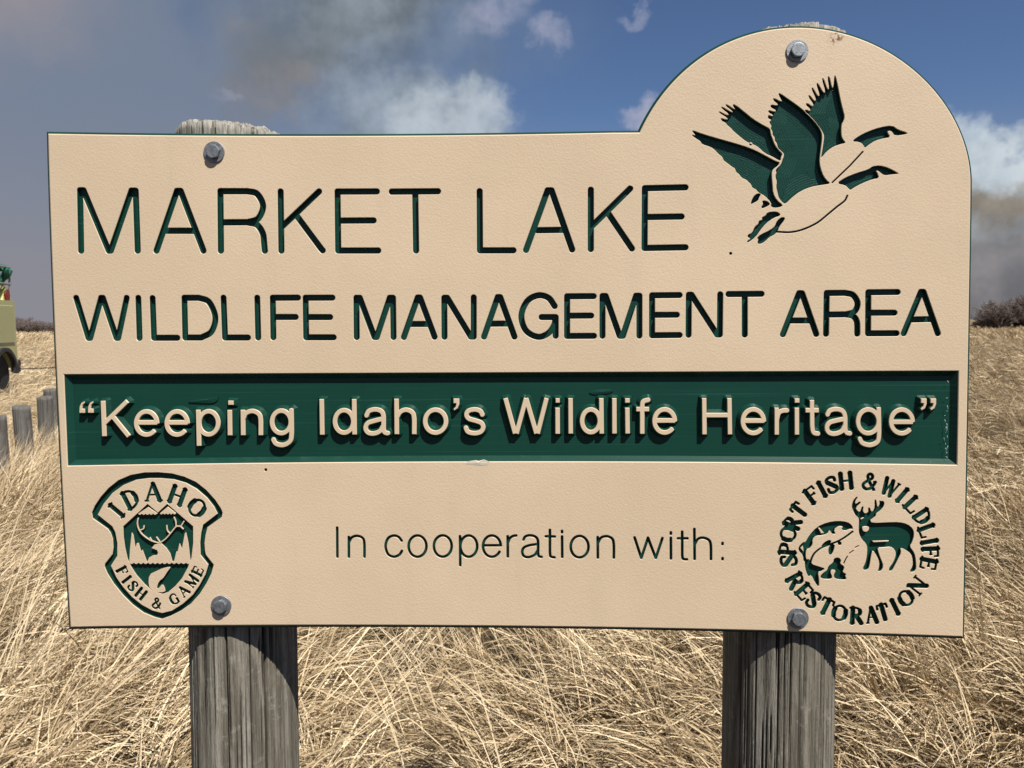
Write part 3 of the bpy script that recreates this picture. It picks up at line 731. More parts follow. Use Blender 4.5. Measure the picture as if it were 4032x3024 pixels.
# round emblem: deer, leaping fish, angler and ring of lettering
tq = tr(2.4393, 3020, 1820)
deer = [(885, 560), (880, 640), (885, 690), (910, 740), (950, 780), (965, 820), (960, 900), (945, 970), (918, 1020), (940, 1040), (970, 1030), (985, 1000), (1000, 900), (1015, 840), (1055, 900), (1080, 960), (1075, 1020), (1060, 1045), (1095, 1050), (1120, 1000), (1100, 940), (1075, 880), (1060, 820), (1120, 820), (1190, 810), (1230, 840), (1240, 890), (1215, 960), (1170, 1020), (1175, 1045), (1200, 1045), (1230, 990), (1265, 920), (1290, 870), (1280, 820), (1330, 840), (1385, 880), (1400, 940), (1400, 1000), (1370, 1045), (1390, 1060), (1430, 1040), (1435, 990), (1425, 900), (1410, 860), (1370, 810), (1395, 770), (1415, 700), (1405, 640), (1350, 595), (1270, 575), (1150, 578), (1010, 585), (990, 560), (1010, 545), (1045, 520), (1050, 490), (1085, 470), (1120, 430), (1130, 390), (1115, 370), (1100, 375), (1075, 368), (1085, 400), (1060, 440), (1050, 360), (1032, 360), (1035, 430), (1020, 470), (1000, 475), (985, 430), (970, 440), (975, 480), (940, 495), (920, 470), (930, 425), (910, 425), (895, 480), (870, 470), (850, 440), (905, 390), (890, 375), (850, 405), (845, 380), (875, 335), (860, 330), (825, 370), (812, 430), (835, 480), (850, 510), (880, 535)]
fl = Field(3035, 1835, 3745, 2490, 1.0)
fl.poly(tq(smooth(deer, 1)))
fl.poly(tq(smooth([(915, 618), (972, 615), (985, 635), (965, 668), (930, 668), (915, 645)], 1)), sub=True)
fl.poly(tq([(1012, 756), (1172, 752), (1165, 763), (1025, 769)]), sub=True)
fl.stroke(tq([(905, 545), (925, 535)]), 2.2, sub=True)
fl.poly(tq(smooth([(370, 770), (400, 710), (480, 620), (580, 578), (680, 563), (770, 573), (815, 603), (830, 645), (800, 640), (745, 662), (712, 640), (735, 618), (690, 612), (640, 650), (662, 692), (625, 690), (600, 650), (580, 690), (520, 705), (470, 707), (435, 742), (440, 790), (410, 830), (378, 835), (370, 900), (385, 950), (352, 960), (345, 890), (303, 850), (303, 812), (350, 765)], 1)))
fl.poly(tq([(492, 632), (508, 632), (548, 680), (520, 684)]), sub=True)
fl.poly(tq([(322, 825), (345, 800), (352, 860)]), sub=True)
fl.stroke(tq(crom([(822, 668), (750, 722), (680, 762), (600, 792), (520, 825), (460, 872), (430, 920), (415, 975)])), 4.2)
fl.poly(tq(smooth([(545, 772), (600, 743), (622, 760), (590, 805), (515, 818)], 1)))
fl.poly(tq(smooth([(600, 800), (655, 785), (642, 850), (615, 897), (593, 880), (588, 840)], 1)))
fl.poly(tq(smooth([(680, 750), (718, 768), (714, 800), (680, 795)], 1)))
fl.poly(tq(smooth([(365, 935), (412, 930), (430, 980), (490, 1000), (565, 1022), (520, 1050), (488, 1055), (502, 1130), (500, 1205), (460, 1155), (425, 1080), (400, 1105), (375, 1050), (363, 990)], 1)))
fl.poly(tq(smooth([(640, 925), (690, 912), (715, 945), (700, 975), (745, 1000), (738, 1030), (725, 1055), (765, 1075), (750, 1095), (768, 1120), (740, 1132), (655, 1122), (638, 1085), (665, 1040), (620, 1030), (608, 1060), (628, 1095), (618, 1125), (530, 1122), (508, 1098), (545, 1058), (578, 1040), (588, 1000), (640, 960)], 1)))
for a in ([(738, 972), (752, 940), (772, 905)], [(792, 876), (828, 850)], [(848, 820), (878, 804)]): fl.stroke(tq(a), 2.4)
add_openings('emblem_figure', fl, 13, 1.0)
fl = Field(3035, 1835, 3745, 2490, 1.0)
for ch, x, y, rot, xs in (('S', 208, 948, -97, 1), ('P', 195, 838, -86, .95), ('O', 203, 692, -78, 1), ('R', 243, 586, -66, .76), ('T', 306, 462, -53, .82), ('F', 432, 318, -36, 1), ('I', 528, 262, -28, 1), ('S', 622, 220, -18, 1), ('H', 758, 180, -6, .98), ('&', 982, 188, 8, .95),
                          ('W', 1180, 248, 27, .95), ('I', 1300, 318, 41, 1), ('L', 1398, 408, 47, 1), ('D', 1492, 522, 57, .98), ('L', 1538, 658, 70, .95), ('I', 1560, 765, 80, .95), ('F', 1570, 862, 88, .9), ('E', 1552, 975, 101, .9),
                          ('R', 272, 1138, 62, .95), ('E', 358, 1245, 49, .95), ('S', 445, 1325, 37, .95), ('T', 568, 1385, 27, .95), ('O', 698, 1450, 13, 1), ('R', 858, 1475, 3, .95), ('A', 1006, 1470, -6, .8), ('T', 1116, 1440, -16, .8), ('I', 1230, 1392, -26, .95), ('O', 1335, 1308, -35, 1), ('N', 1447, 1188, -52, .98)):
    X, Y = tq([(x, y)])[0]; serif_glyph(fl, ch, X, Y, 157 / 2.4393, rot, xs, 1.42)
add_openings('emblem_letter', fl, 13, 1.1)

# ------------------------------------------------------------------ the sign
sign = empty('wildlife_area_sign', SIGN_O)
tag(sign, 'tan routed plastic sign reading MARKET LAKE with green lettering, bolted to two wooden posts', 'sign')

def edge(pts, deg, n, byx=True):
    p = np.asarray(pts, float); a, b = (0, 1) if byx else (1, 0)
    k = np.polyfit(p[:, a], p[:, b], deg); t = np.linspace(p[0, a], p[-1, a], n); q = np.polyval(k, t)
    return np.stack([t, q], 1) if byx else np.stack([q, t], 1)
top_e = edge([(178, 516), (600, 522), (1200, 526), (1900, 520.5), (2450, 512), (2511, 510)], 2, 24)
AP = np.array([(2511, 511), (2555, 438), (2604, 365), (2673, 285), (2763, 209), (2846, 164), (2943, 130), (3040, 108), (3123, 100.5), (3192, 102), (3303, 116), (3386, 140), (3469, 178), (3560, 233), (3643, 303), (3705, 372), (3753, 441), (3791, 514), (3816, 597), (3829, 670), (3833, 742)])
AC = np.array([3130, 795.0]); th = np.unwrap(np.arctan2(AP[:, 1] - AC[1], AP[:, 0] - AC[0])); rr = np.hypot(*(AP - AC).T)
kk = np.polyfit(th, rr, 5); tt = np.linspace(th[0], th[-1], 70); rq = np.polyval(kk, tt)
arch = np.stack([AC[0] + rq * np.cos(tt), AC[1] + rq * np.sin(tt)], 1)
right_e = edge([arch[-1], (3829, 1100), (3820, 1450), (3801, 2518)], 2, 16, False)
bot_e = edge([(3801, 2518), (2900, 2491), (2300, 2480), (1700, 2474), (1100, 2472), (675, 2474), (267, 2481)], 2, 24)
left_e = edge([(267, 2481), (232, 1850), (205, 1308), (190, 950), (178, 516)], 2, 16, False)
OUT = np.vstack([top_e[:-1], arch[:-1], right_e[1:-1], bot_e[:-1], left_e[:-1]])
def inset(P, d):
    a = P - np.roll(P, 1, 0); b = np.roll(P, -1, 0) - P
    a /= np.linalg.norm(a, axis=1, keepdims=True); b /= np.linalg.norm(b, axis=1, keepdims=True)
    na = np.stack([-a[:, 1], a[:, 0]], 1); nb = np.stack([-b[:, 1], b[:, 0]], 1)
    n = na + nb; n /= np.maximum((n * na).sum(1, keepdims=True), 0.3)
    s = 1 if area(P) > 0 else -1
    return P + n * d * s
BAN = np.vstack([edge([(250, 1474), (1220, 1470), (2200, 1466), (2825, 1463), (3775, 1460)], 2, 20)[:-1], edge([(3775, 1460), (3769, 1831)], 1, 3, False)[:-1],
                 edge([(3769, 1831), (2950, 1823), (2200, 1817), (1220, 1822), (265, 1835)], 2, 20)[:-1], edge([(265, 1835), (250, 1474)], 1, 3, False)[:-1]])
if np.sign(area(BAN)) != np.sign(area(OUT)): BAN = BAN[::-1]

CHO, TL = 4.5, 3.0                       # outer chamfer of the tan skin, thickness of the skin
BOARD = 31.0                             # board thickness
V = []; Fc = []; MI = []
def ringV(P, depth):
    k = len(V); V.extend(px(P[:, 0], P[:, 1], depth).tolist()); return k
def bridge(a, b, n, flip=False, mi=0):
    for i in range(n):
        j = (i + 1) % n; q = (a + i, a + j, b + j, b + i)
        Fc.append(q[::-1] if flip else q); MI.append(mi)
o_face = inset(OUT, 14)
loops_all = [o_face, inset(BAN, -2.0)]
for nm, L, Gd, ch, dp in holes:
    loops_all += [P + g * ch for P, g in zip(L, Gd)]
v2, f2 = fill(loops_all)
k = ringV(v2, 0); Fc += [tuple(k + i for i in q) for q in f2]; MI += [0] * len(f2)
a = ringV(o_face, 0); b = ringV(inset(OUT, 9.5), TL); bridge(a, b, len(OUT), True, 1)
a = ringV(inset(BAN, -2.0), 0); b = ringV(BAN, 2.0); d_ = ringV(inset(BAN, 1.0), 4.0); bridge(a, b, len(BAN), mi=1); bridge(b, d_, len(BAN), mi=1)
for nm, L, Gd, ch, dp in holes:
    for P, g in zip(L, Gd):
        a = ringV(P + g * ch, 0); b = ringV(P, ch * .8); d_ = ringV(P, TL + ch * .4); bridge(a, b, len(P), mi=1); bridge(b, d_, len(P), mi=1)
panel = link_mesh('panel_face', V, Fc, [TAN, TANE], sign, SIGN_O, MI)
tag(panel, 'tan textured plastic face of the sign')
def orient(o):
    """make normals face the viewer side for flat carved parts"""
    return o
# board behind the tan skin
V = []; Fc = []; MI = []
a = ringV(inset(OUT, 9.5), TL); b = ringV(OUT, TL + 7); d_ = ringV(OUT, BOARD); e_ = ringV(inset(OUT, 2), BOARD + 0.01)
bridge(a, b, len(OUT), True); bridge(b, d_, len(OUT), True)
v2, f2 = fill([OUT]); k = ringV(v2, BOARD + .5); Fc += [tuple(k + i for i in q)[::-1] for q in f2]; MI += [0] * len(f2)
link_mesh('board_core', V, Fc, GREEN, panel, SIGN_O)
# routed letters and figures: walls and floor of every opening
for nm, L, Gd, ch, dp in holes:
    V = []; Fc = []; MI = []
    v2, f2 = fill(L); k = ringV(v2, dp); Fc += [tuple(k + i for i in q) for q in f2]; MI += [0] * len(f2)
    for P, g in zip(L, Gd):
        a = ringV(P, TL + ch * .4); b = ringV(P - g * min(1.0, ch), dp + .3); bridge(a, b, len(P))
    link_mesh(nm, V, Fc, plain('screw_hole_dark', (0.01, 0.009, 0.008)) if nm == 'screw_hole' and 'screw_hole_dark' not in bpy.data.materials else (bpy.data.materials['screw_hole_dark'] if nm == 'screw_hole' else GREEN), panel, SIGN_O)
V = []; Fc = []; MI = []
for P, g in goose_marks:
    a = ringV(P - g * .75, 19.2); b = ringV(P, 18.0); d_ = ringV(P + g * .75, 19.2)
    bridge(a, b, len(P), True); bridge(b, d_, len(P), True)
tag(link_mesh('tool_mark', V, Fc, plain('scuffed_green', (0.075, 0.165, 0.135), 0.35, vary=.5, scale=90), panel, SIGN_O), kind='stuff')
# recessed banner
BD = 25.0
V = []; Fc = []; MI = []
flr = inset(BAN, 21.0)
a = ringV(inset(BAN, 1.0), 4.0); b = ringV(flr, BD); bridge(a, b, len(BAN))
v2, f2 = fill([flr]); k = ringV(v2, BD); Fc += [tuple(k + i for i in q) for q in f2]
link_mesh('banner_recess', V, Fc, GREEN, panel, SIGN_O)
# raised banner letters
for st, pl in RA:
    fl = local_field(st, pl, 10)
    for s in st: fl.stroke(s, 8.6, flat=math.dist(s[0], s[-1]) > 4)
    for p in pl: fl.poly(p)
    L = fl.loops(0.15); V = []; Fc = []; MI = []
    Gd = [fl.grad(P) for P in L]
    v2, f2 = fill([P - g * 1.4 for P, g in zip(L, Gd)]); k = ringV(v2, 0.0); Fc += [tuple(k + i for i in q) for q in f2]; MI += [0] * len(f2)
    for P, g in zip(L, Gd):
        a = ringV(P - g * 1.4, 0); b = ringV(P, 1.4); c_ = ringV(P + g * .8, 4.0); d_ = ringV(P + g * 13.5, BD + .5)
        bridge(a, b, len(P), True, 0); bridge(b, c_, len(P), True, 0); bridge(c_, d_, len(P), True, 1)
    link_mesh('raised_letter', V, Fc, [TANE, GREEN], panel, SIGN_O, MI)
# chips and curls left by the router
def flake(name, pts, hts, mat, depth, apex=2.5):
    v2, f2 = fill([np.array(pts, float)]); n = len(pts)
    V = px(np.array([p[0] for p in pts]), np.array([p[1] for p in pts]), 0) + np.outer(np.array([h - depth for h in hts]) * PX, PN)
    cx, cy = np.mean(pts, 0); cen = px(np.array(cx), np.array(cy), depth - max(hts) - apex)
    V = np.vstack([V, cen[None], V - PN * 3 * PX])
    Fq = [(i, (i + 1) % n, n) for i in range(n)] + [(i, n + 1 + i, n + 1 + (i + 1) % n, (i + 1) % n) for i in range(n)]
    return link_mesh(name, V, Fq, mat, panel, SIGN_O)
PALE = plain('torn_plastic', (0.62, 0.55, 0.44), 0.5, vary=0.2, scale=160)
flake('chipped_edge', [(1822, 1825), (1846, 1816), (1872, 1812), (1884, 1815), (1905, 1809), (1927, 1818), (1914, 1824), (1926, 1830), (1896, 1832), (1852, 1830)], [.3, .9, 1.5, .4, 2.2, .6, 1.6, .4, .8, .3], PALE, 0, .4)
flake('router_curl', smooth([(720, 1585), (770, 1574), (815, 1572), (842, 1561), (855, 1560), (848, 1580), (826, 1590), (790, 1588)], 1), [3] * 16, GREEN, BD - 2)
flake('router_curl', smooth([(2318, 1545), (2345, 1536), (2400, 1533), (2422, 1538), (2405, 1548), (2370, 1555), (2335, 1555)], 1), [2] * 14, GREEN, BD - 2)
# pale lint caught in the right end of the banner
mb = MB(); random.seed(3)
for i in range(22):
    y = 1500 + 322 * (i / 22) ** 0.5; x = 3738 + random.gauss(0, 4) - (y - 1500) * 0.02
    p = px(np.array(x), np.array(y), 17 - random.random() * 4)
    q = p + EX * random.gauss(0, 0.0012) + EY * random.gauss(0, 0.003) + PN * 0.001
    mb.tube([p, (p + q) / 2 + PN * 0.0008, q], 0.0003, 4)
tag(mb.build('caught_lint', plain('lint', (0.6, 0.62, 0.66), 0.9), panel, SIGN_O), kind='stuff')

# bolts with washers
for (u, v, rot) in ((844, 600, 12), (3138, 202, 4), (872, 2384, 25), (3141, 2433, 8)):
    c0 = px(np.array(float(u)), np.array(float(v)), 0)
    def loc(r, a, h): return c0 + (EX * math.cos(a) + EY * math.sin(a)) * r * PX + PN * h * PX
    def lat(prof, n, ph=0.0):
        V = [loc(r, 2 * math.pi * k / n + ph, h) for r, h in prof for k in range(n)]
        Fq = [(i * n + k, i * n + (k + 1) % n, i * n + n + (k + 1) % n, i * n + n + k) for i in range(len(prof) - 1) for k in range(n)]
        return V, Fq + [tuple(range((len(prof) - 1) * n, len(prof) * n))]
    V, Fq = lat([(42, -2), (42, 5), (41, 6), (14, 6)], 40)
    bolt = link_mesh('bolt', V, Fq, STEEL, sign, SIGN_O); bolt.name = 'bolt'
    n = 36; ph = math.radians(rot); hexr = [29 / 1.0 * math.cos(math.pi / 6) / math.cos(((2 * math.pi * k / n) % (math.pi / 3)) - math.pi / 6) for k in range(n)]
    V = []
    for mode, h in ((1, 5), (1, 18.5), (2, 21.5), (3, 22)):
        for k in range(n):
            r = hexr[k] if mode == 1 else (min(hexr[k], 25.6) if mode == 2 else 23.5)
            if mode == 1 and h > 10: r = min(r, 27.8)
            V.append(loc(r, 2 * math.pi * k / n + ph, h))
    Fq = [(i * n + k, i * n + (k + 1) % n, i * n + n + (k + 1) % n, i * n + n + k) for i in range(3) for k in range(n)] + [tuple(range(3 * n, 4 * n))]
    link_mesh('hex_head', V, Fq, STEEL, bolt, SIGN_O)

# posts
def noise1(n, octs, seed, amp=0.5):
    g = np.random.default_rng(seed); x = np.linspace(0, 1, n, endpoint=False); y = np.zeros(n)
    for i, k in enumerate(octs):
        a = g.normal(size=k); xi = x * k; i0 = xi.astype(int) % k; f = xi - np.floor(xi); f = f * f * (3 - 2 * f)
        y += (a[i0] * (1 - f) + a[(i0 + 1) % k] * f) * amp ** i
    return y
def make_post(name, base_c, axis, R, zbot, prof, seed, mat, cracks, nA=540, nZ=200, dense=0.62, parent=None, origin=(0, 0, 0), pale=0.0):
    """round timber: `base_c` a point on the axis, `prof(x)` height of its top along the face"""
    g = np.random.default_rng(seed)
    th = np.linspace(0, 2 * math.pi, nA, endpoint=False); th = th + dense * np.cos(th)      # more points on the seen side
    tt = np.linspace(0, 1, nZ)
    Tm, Th = np.meshgrid(tt, th, indexing='ij')
    rad = R * (1 + 0.012 * np.interp(th, np.linspace(-1, 7.3, 60), noise1(60, [3, 7], seed))[None, :] * np.abs(np.sin((th - math.pi * 1.5) / 2))[None, :]) + np.zeros((nZ, 1))
    rad = rad + R * 0.006 * noise1(nZ, [3, 6], seed + 5)[:, None]
    rows = []
    for k in range(6): rows.append(noise1(nA, [61 + 7 * k, 149, 310], seed + 20 + k, .8))
    rows = np.array(rows); ft = tt * 4.99; i0 = ft.astype(int); fr = (ft - i0)[:, None]
    rad += 0.00055 * (rows[i0] * (1 - fr) + rows[i0 + 1] * fr)
    # shallow splintered patches
    pa = noise1(nA, [12, 30], seed + 3)[None, :] * 0.5 + noise1(nZ, [5, 11], seed + 4)[:, None] + 0.6 * np.sin(Th * 5 + Tm * 17 + seed)
    rad -= 0.0013 * np.clip((pa - .9) * 6, 0, 1) + 0.0010 * np.clip((pa - 1.4) * 6, 0, 1)
    cr = np.zeros_like(rad)
    for (a0, wd, dp, z0, z1) in cracks:
        wob = 0.012 * noise1(nZ, [4, 9], int(abs(a0) * 1000) + seed)[:, None]
        da = np.abs((Th - a0 - wob + math.pi) % (2 * math.pi) - math.pi)
        ext = np.clip((Tm - z0) / 0.06, 0, 1) * np.clip((z1 - Tm) / 0.06, 0, 1)
        p = np.clip(1 - da / (wd * (0.35 + 0.65 * ext) + 1e-5), 0, 1) * ext
        rad -= dp * np.sqrt(p); cr = np.maximum(cr, np.clip(p * 1.6, 0, 1))
    ex, ey, ez = (np.asarray(q, float) for q in axis)       # ex along the face, ey away from the viewer, ez up
    Xl = rad * np.cos(Th); Yl = rad * np.sin(Th)
    topz = np.array([prof(x, y) for x, y in zip(Xl[-1], Yl[-1])])
    Z = zbot + (topz[None, :] - zbot) * Tm
    P = np.asarray(base_c) + Xl[..., None] * ex + Yl[..., None] * ey + Z[..., None] * ez
    verts = P.reshape(-1, 3); crk = cr.reshape(-1)
    rings = 14; capv = []; capc = []
    for i in range(1, rings):
        s = 1 - i / rings; x = Xl[-1] * s; y = Yl[-1] * s
        z = np.array([prof(a, b) for a, b in zip(x, y)]) + 0.0015 * g.normal(size=nA)
        z -= 0.02 * cr[-1] * s
        capv.append(np.asarray(base_c) + x[:, None] * ex + y[:, None] * ey + z[:, None] * ez); capc.append(cr[-1] * s)
    cen = np.asarray(base_c) + prof(0, 0) * ez
    verts = np.vstack([verts] + capv + [cen[None]]); crk = np.concatenate([crk] + capc + [[0]])
    nr = nZ + rings - 1
    i, j = np.meshgrid(np.arange(nr - 1), np.arange(nA), indexing='ij'); j2 = (j + 1) % nA
    q = np.stack([i * nA + j, i * nA + j2, (i + 1) * nA + j2, (i + 1) * nA + j], -1).reshape(-1, 4)
    faces = q.tolist() + [((nr - 1) * nA + a, (nr - 1) * nA + (a + 1) % nA, nr * nA) for a in range(nA)]
    o = link_mesh(name, verts, faces, mat, parent, origin, smooth=True)
    wz = (verts - np.asarray(base_c)) @ ez; wv = np.clip(1 - (wz.max() - wz) / 0.09, 0, 1) * pale
    at = o.data.attributes.new('weathered', 'FLOAT', 'POINT'); at.data.foreach_set('value', wv.astype(np.float32))
    at = o.data.attributes.new('crack', 'FLOAT', 'POINT'); at.data.foreach_set('value', crk.astype(np.float32))
    return o
ez = EY; axes = (EX, -PN, EY)
def post_axis(u, v, R): return ray_px(u, v, BOARD + 1 + R / PX * 1.03)
def up_on(c0, v, u, dep):      # height along the post of photo row v at depth dep
    return float((ray_px(u, v, dep) - c0) @ EY)
A_ = -math.pi / 2              # angle that faces the viewer
R1 = 0.0905; c1 = post_axis(961, 2480, R1)
h1 = up_on(c1, 524, 898, BOARD)
def top_of(R, h, ks, ps, slope, seed):
    jag = noise1(64, [23, 41], seed)
    def prof(x, y):
        k = x / R; d = y + R                       # d: distance behind the front of the post
        p = np.interp(k, ks, ps) + .0016 * jag[int((k + 1.2) / 2.4 * 63.9) % 64]
        for c_, w in ((-.55, .02), (-.28, .014), (-.02, .02), (.24, .035), (.47, .014), (.66, .014)):
            if abs(k - c_) < w: p -= .012
        return h + p + slope * min(d, R) - .22 * max(0, d - R * .9)
    return prof
prof1 = top_of(R1, h1, [-1, -.9, -.8, -.7, -.6, -.5, .1, .2, .32, .69, 1], [-.006, .006, .012, .0165, .0205, .0215, .0185, .015, .0145, .0085, -.003], .25, 4)
cr1 = [(A_ + .05, .016, .022, -.1, 1.1), (A_ + .30, .009, .012, .05, .62), (A_ - .18, .006, .008, .2, 1.1), (A_ - .42, .006, .009, 0, 1.1), (A_ + .74, .035, .03, -.1, 1.1),
       (A_ - .62, .007, .009, .1, 1.1), (A_ - .8, .008, .01, -.1, .9)] + [(A_ + random.uniform(-1.1, 1.1), random.uniform(.003, .006), .005, random.uniform(-.2, .7), random.uniform(.75, 1.2)) for _ in range(26)]
zb1 = -(float(c1[2]) + 0.35) / EY[2]
make_post('post', c1, axes, R1, zb1, prof1, 11, WOOD, cr1, pale=1.0, parent=sign, origin=SIGN_O)
R2 = 0.0925; c2 = post_axis(3066, 2510, R2)
h2 = up_on(c2, 100, 3120, BOARD)
prof2 = top_of(R2, h2, [-1, -.85, -.7, -.6, -.42, -.1, .2, .4, .7, .9, 1], [-.034, -.020, -.0125, -.0095, -.002, .001, .0015, -.0005, -.007, -.015, -.022], .38, 9)
cr2 = [(A_ - .1, .009, .012, .1, .75), (A_ - .5, .007, .009, -.1, 1.1), (A_ + .5, .007, .008, .1, 1.1), (A_ - .7, .008, .01, -.1, 1.1)] + [(A_ + random.uniform(-1.15, 1.15), random.uniform(.003, .0065), .006, random.uniform(-.2, .7), random.uniform(.75, 1.2)) for _ in range(40)]
zb2 = -(float(c2[2]) + 0.35) / EY[2]
make_post('post', c2, axes, R2, zb2, prof2, 23, WOOD, cr2, pale=.8, parent=sign, origin=SIGN_O)

# ------------------------------------------------------------------ ground
def gz(x, y):
    return 0.05 * np.sin(x * 1.7 + 0.6 * y) * np.sin(y * 1.1 + 2) + 0.04 * np.sin(x * 0.6 - y * 0.45 + 1)
def ground_mat():
    m, t, b = material('dry_field')
    co = objco(t)
    g1 = t.noise(co, 0.22, 6, 0.6); g2 = t.noise(co, 2.3, 6, 0.7); g3 = t.noise(co, 26, 5, 0.7)
    s = t.n('ShaderNodeSeparateXYZ'); t.put(s.inputs[0], co)
    side = t.ss(t.m('DIVIDE', s.outputs[0], t.m('ADD', s.outputs[1], 4)), -0.35, 0.45)      # paler sown field to the left
    pale = t.mix(t.ss(g2, 0.3, 0.75), (0.30, 0.225, 0.135), (0.43, 0.335, 0.21))
    dull = t.mix(t.ss(g2, 0.3, 0.7), (0.17, 0.122, 0.07), (0.30, 0.22, 0.125))
    base = t.mix(side, pale, dull)
    mp = t.n('ShaderNodeMapping'); t.put(mp.inputs[0], co); mp.inputs['Scale'].default_value = (0.06, 0.3, 1)
    strip = t.noise(mp.outputs[0], 1.0, 5, 0.65)
    base = t.mix(t.m('MULTIPLY', t.ss(strip, 0.5, 0.7), t.ss(side, 0, 1, .15, .75)), base, (0.085, 0.062, 0.042))
    base = t.mix(t.ss(g3, 0.45, 0.7, 0.0, 0.5), base, (0.09, 0.065, 0.04))
    near = t.ss(s.outputs[1], 9.0, 3.0)
    base = t.mix(near, base, t.mix(g3, (0.045, 0.034, 0.022), (0.13, 0.098, 0.06)))  # brown soil, darkened in colour near the viewer as shade between grass clumps
    t.put(b.inputs['Base Color'], base); b.inputs['Roughness'].default_value = 0.95; b.inputs['Specular IOR Level'].default_value = 0.1
    bump(t, b, t.m('ADD', g3, t.m('MULTIPLY', g2, 2)), 1.0, 0.08)
    return m
xs = np.concatenate([-np.geomspace(6, 2500, 26)[::-1], np.linspace(-5.7, 5.7, 58), np.geomspace(6, 2500, 26)])
ys = np.concatenate([[-60, -30, -10, -4, -2], np.linspace(-1, 10, 56), np.geomspace(10.4, 3200, 40)])
XX, YY = np.meshgrid(xs, ys); ZZ = gz(XX, YY) * np.clip(1.2 - np.hypot(XX, YY) / 60, 0, 1)
nx = len(xs)
gf = [(j * nx + i, j * nx + i + 1, (j + 1) * nx + i + 1, (j + 1) * nx + i) for j in range(len(ys) - 1) for i in range(nx - 1)]
tag(link_mesh('ground', np.stack([XX, YY, ZZ], -1).reshape(-1, 3), gf, ground_mat(), smooth=True), kind='structure')

# ------------------------------------------------------------------ row of short wooden bollards
for i, (u, Y, R, vt, lab, tilt) in enumerate((
        (-36, 6.1, .073, 1631, 'weathered grey wooden bollard at the near end of the short row beside the truck', 0.0),
        (79, 6.95, .073, 1590, 'weathered grey bollard with a sloping cut top in the row left of the sign', -.03),
        (157, 7.8, .073, 1553, 'weathered grey bollard half covering the last one of the row', .01),
        (178, 8.6, .073, 1523, 'weathered grey bollard at the far end of the row, partly behind another', 0.02))):
    c0 = ground_at(u, Y)
    zt = CAM[2] - (vt - 1280 + 10) / F * Y
    c0[2] = -0.25
    def pf(x, y, zt=zt, tilt=tilt, i=i): return zt + 0.25 - 0.12 * x * (1 if i == 1 else -.3) + .004 * math.sin(x * 60 + i) + 0.02 * y
    ca = [(A_ + random.uniform(-1.2, 1.2), random.uniform(.008, .02), .008, random.uniform(-.2, .6), 1.1) for _ in range(5)]
    o = make_post('wooden_bollard', c0, (np.array([1, 0, 0.]), np.array([0, 1, 0.]), np.array([tilt, 0, 1.])), R, -0.1, pf, 40 + i, WOODG, ca, nA=120, nZ=40, dense=0.4, origin=c0)
    o.location = c0
    tag(o, lab, 'bollard', 'row of wooden bollards')

# ------------------------------------------------------------------ brush fire engine at the left edge
td = np.array([-0.2, 0.98]); td /= np.linalg.norm(td)       # direction of the tail
corner = ground_at(62, 17.0)
ang_t = math.atan2(td[1], td[0])                             # local +x = tail direction
truck = empty('fire_engine', (corner[0], corner[1], 0.0), ang_t)
tag(truck, 'lime yellow brush fire engine with roof rack of green hose, parked tail away', 'fire engine')
LIME = plain('lime_paint', (0.40, 0.39, 0.185), 0.4, vary=0.08, scale=1.5, spec=0.5)
LIMED = plain('lime_door_paint', (0.37, 0.365, 0.175), 0.4, vary=0.08, scale=1.5, spec=0.5)
RUB = plain('black_rubber', (0.02, 0.02, 0.021), 0.85)
GREY = plain('grey_rack_steel', (0.30, 0.29, 0.28), 0.5, 0.4)
DARK = plain('dark_trim', (0.025, 0.025, 0.028), 0.6)
HOSE = plain('green_hose', (0.012, 0.10, 0.062), 0.7, vary=0.5, scale=9)
REDL = plain('red_lens', (0.2, 0.014, 0.02), 0.3)
YEL = plain('yellow_hose_reel', (0.36, 0.37, 0.07), 0.45)
GLASS = plain('tinted_glass', (0.03, 0.035, 0.04), 0.08, spec=0.8)
WHT = plain('white_wheel', (0.62, 0.62, 0.60), 0.45)
# local frame: x to the tail (0 = tail), y away from the viewer's side is +y?  the seen flank lies at y = 0, body extends to +y
WY = 2.1
ax0 = -0.72                                                  # rear axle
def arch_profile(x0, x1, z0, z1, ax, r, zc):
    """side panel with a round wheel opening"""
    p = [(x0, z0)]
    k = math.asin(min(1, max(-1, (z0 - zc) / r)))
    a0, a1 = math.pi - k, k
    p += [(ax + r * math.cos(a0 + (a1 - a0) * i / 18), zc + r * math.sin(a0 + (a1 - a0) * i / 18)) for i in range(19)]
    p += [(x1, z0), (x1, z1), (x0, z1)]
    return p
m = MB(); m.prism(arch_profile(-2.9, 0, 0.62, 2.08, ax0, .52, .50), 0.0, 0.45)
m.prism(arch_profile(-2.9, 0, 0.62, 2.08, ax0, .52, .50), WY - .45, WY)
m.box(-2.9, 0, .44, WY - .44, 0.75, 2.065)
body = m.build('body', LIME, truck)
for x0, x1, z0, z1 in ((-1.32, -.14, 1.17, 1.97), (-2.82, -1.42, .72, 1.97)):
    m = MB(); m.box(x0, x1, -.022, 0.004, z0, z1, 0.01); d = m.build('locker_door', LIMED, body)
    m = MB(); m.box(x0 + .08, x0 + .2, -.05, -.018, (z0 + z1) / 2 - .04, (z0 + z1) / 2 + .04, .01); m.build('handle', GREY, body)
m = MB()
for k in range(12):
    a = math.pi * k / 12; b_ = math.pi * (k + 1) / 12
    for (ra, rb) in ((.50, .58),):
        q = [(ax0 + r * math.cos(t), .50 + r * math.sin(t)) for r, t in ((ra, a), (rb, a), (rb, b_), (ra, b_))]
        m.prism(q[::-1], -.07, 0.03)
m.build('wheel_arch_trim', DARK, body)
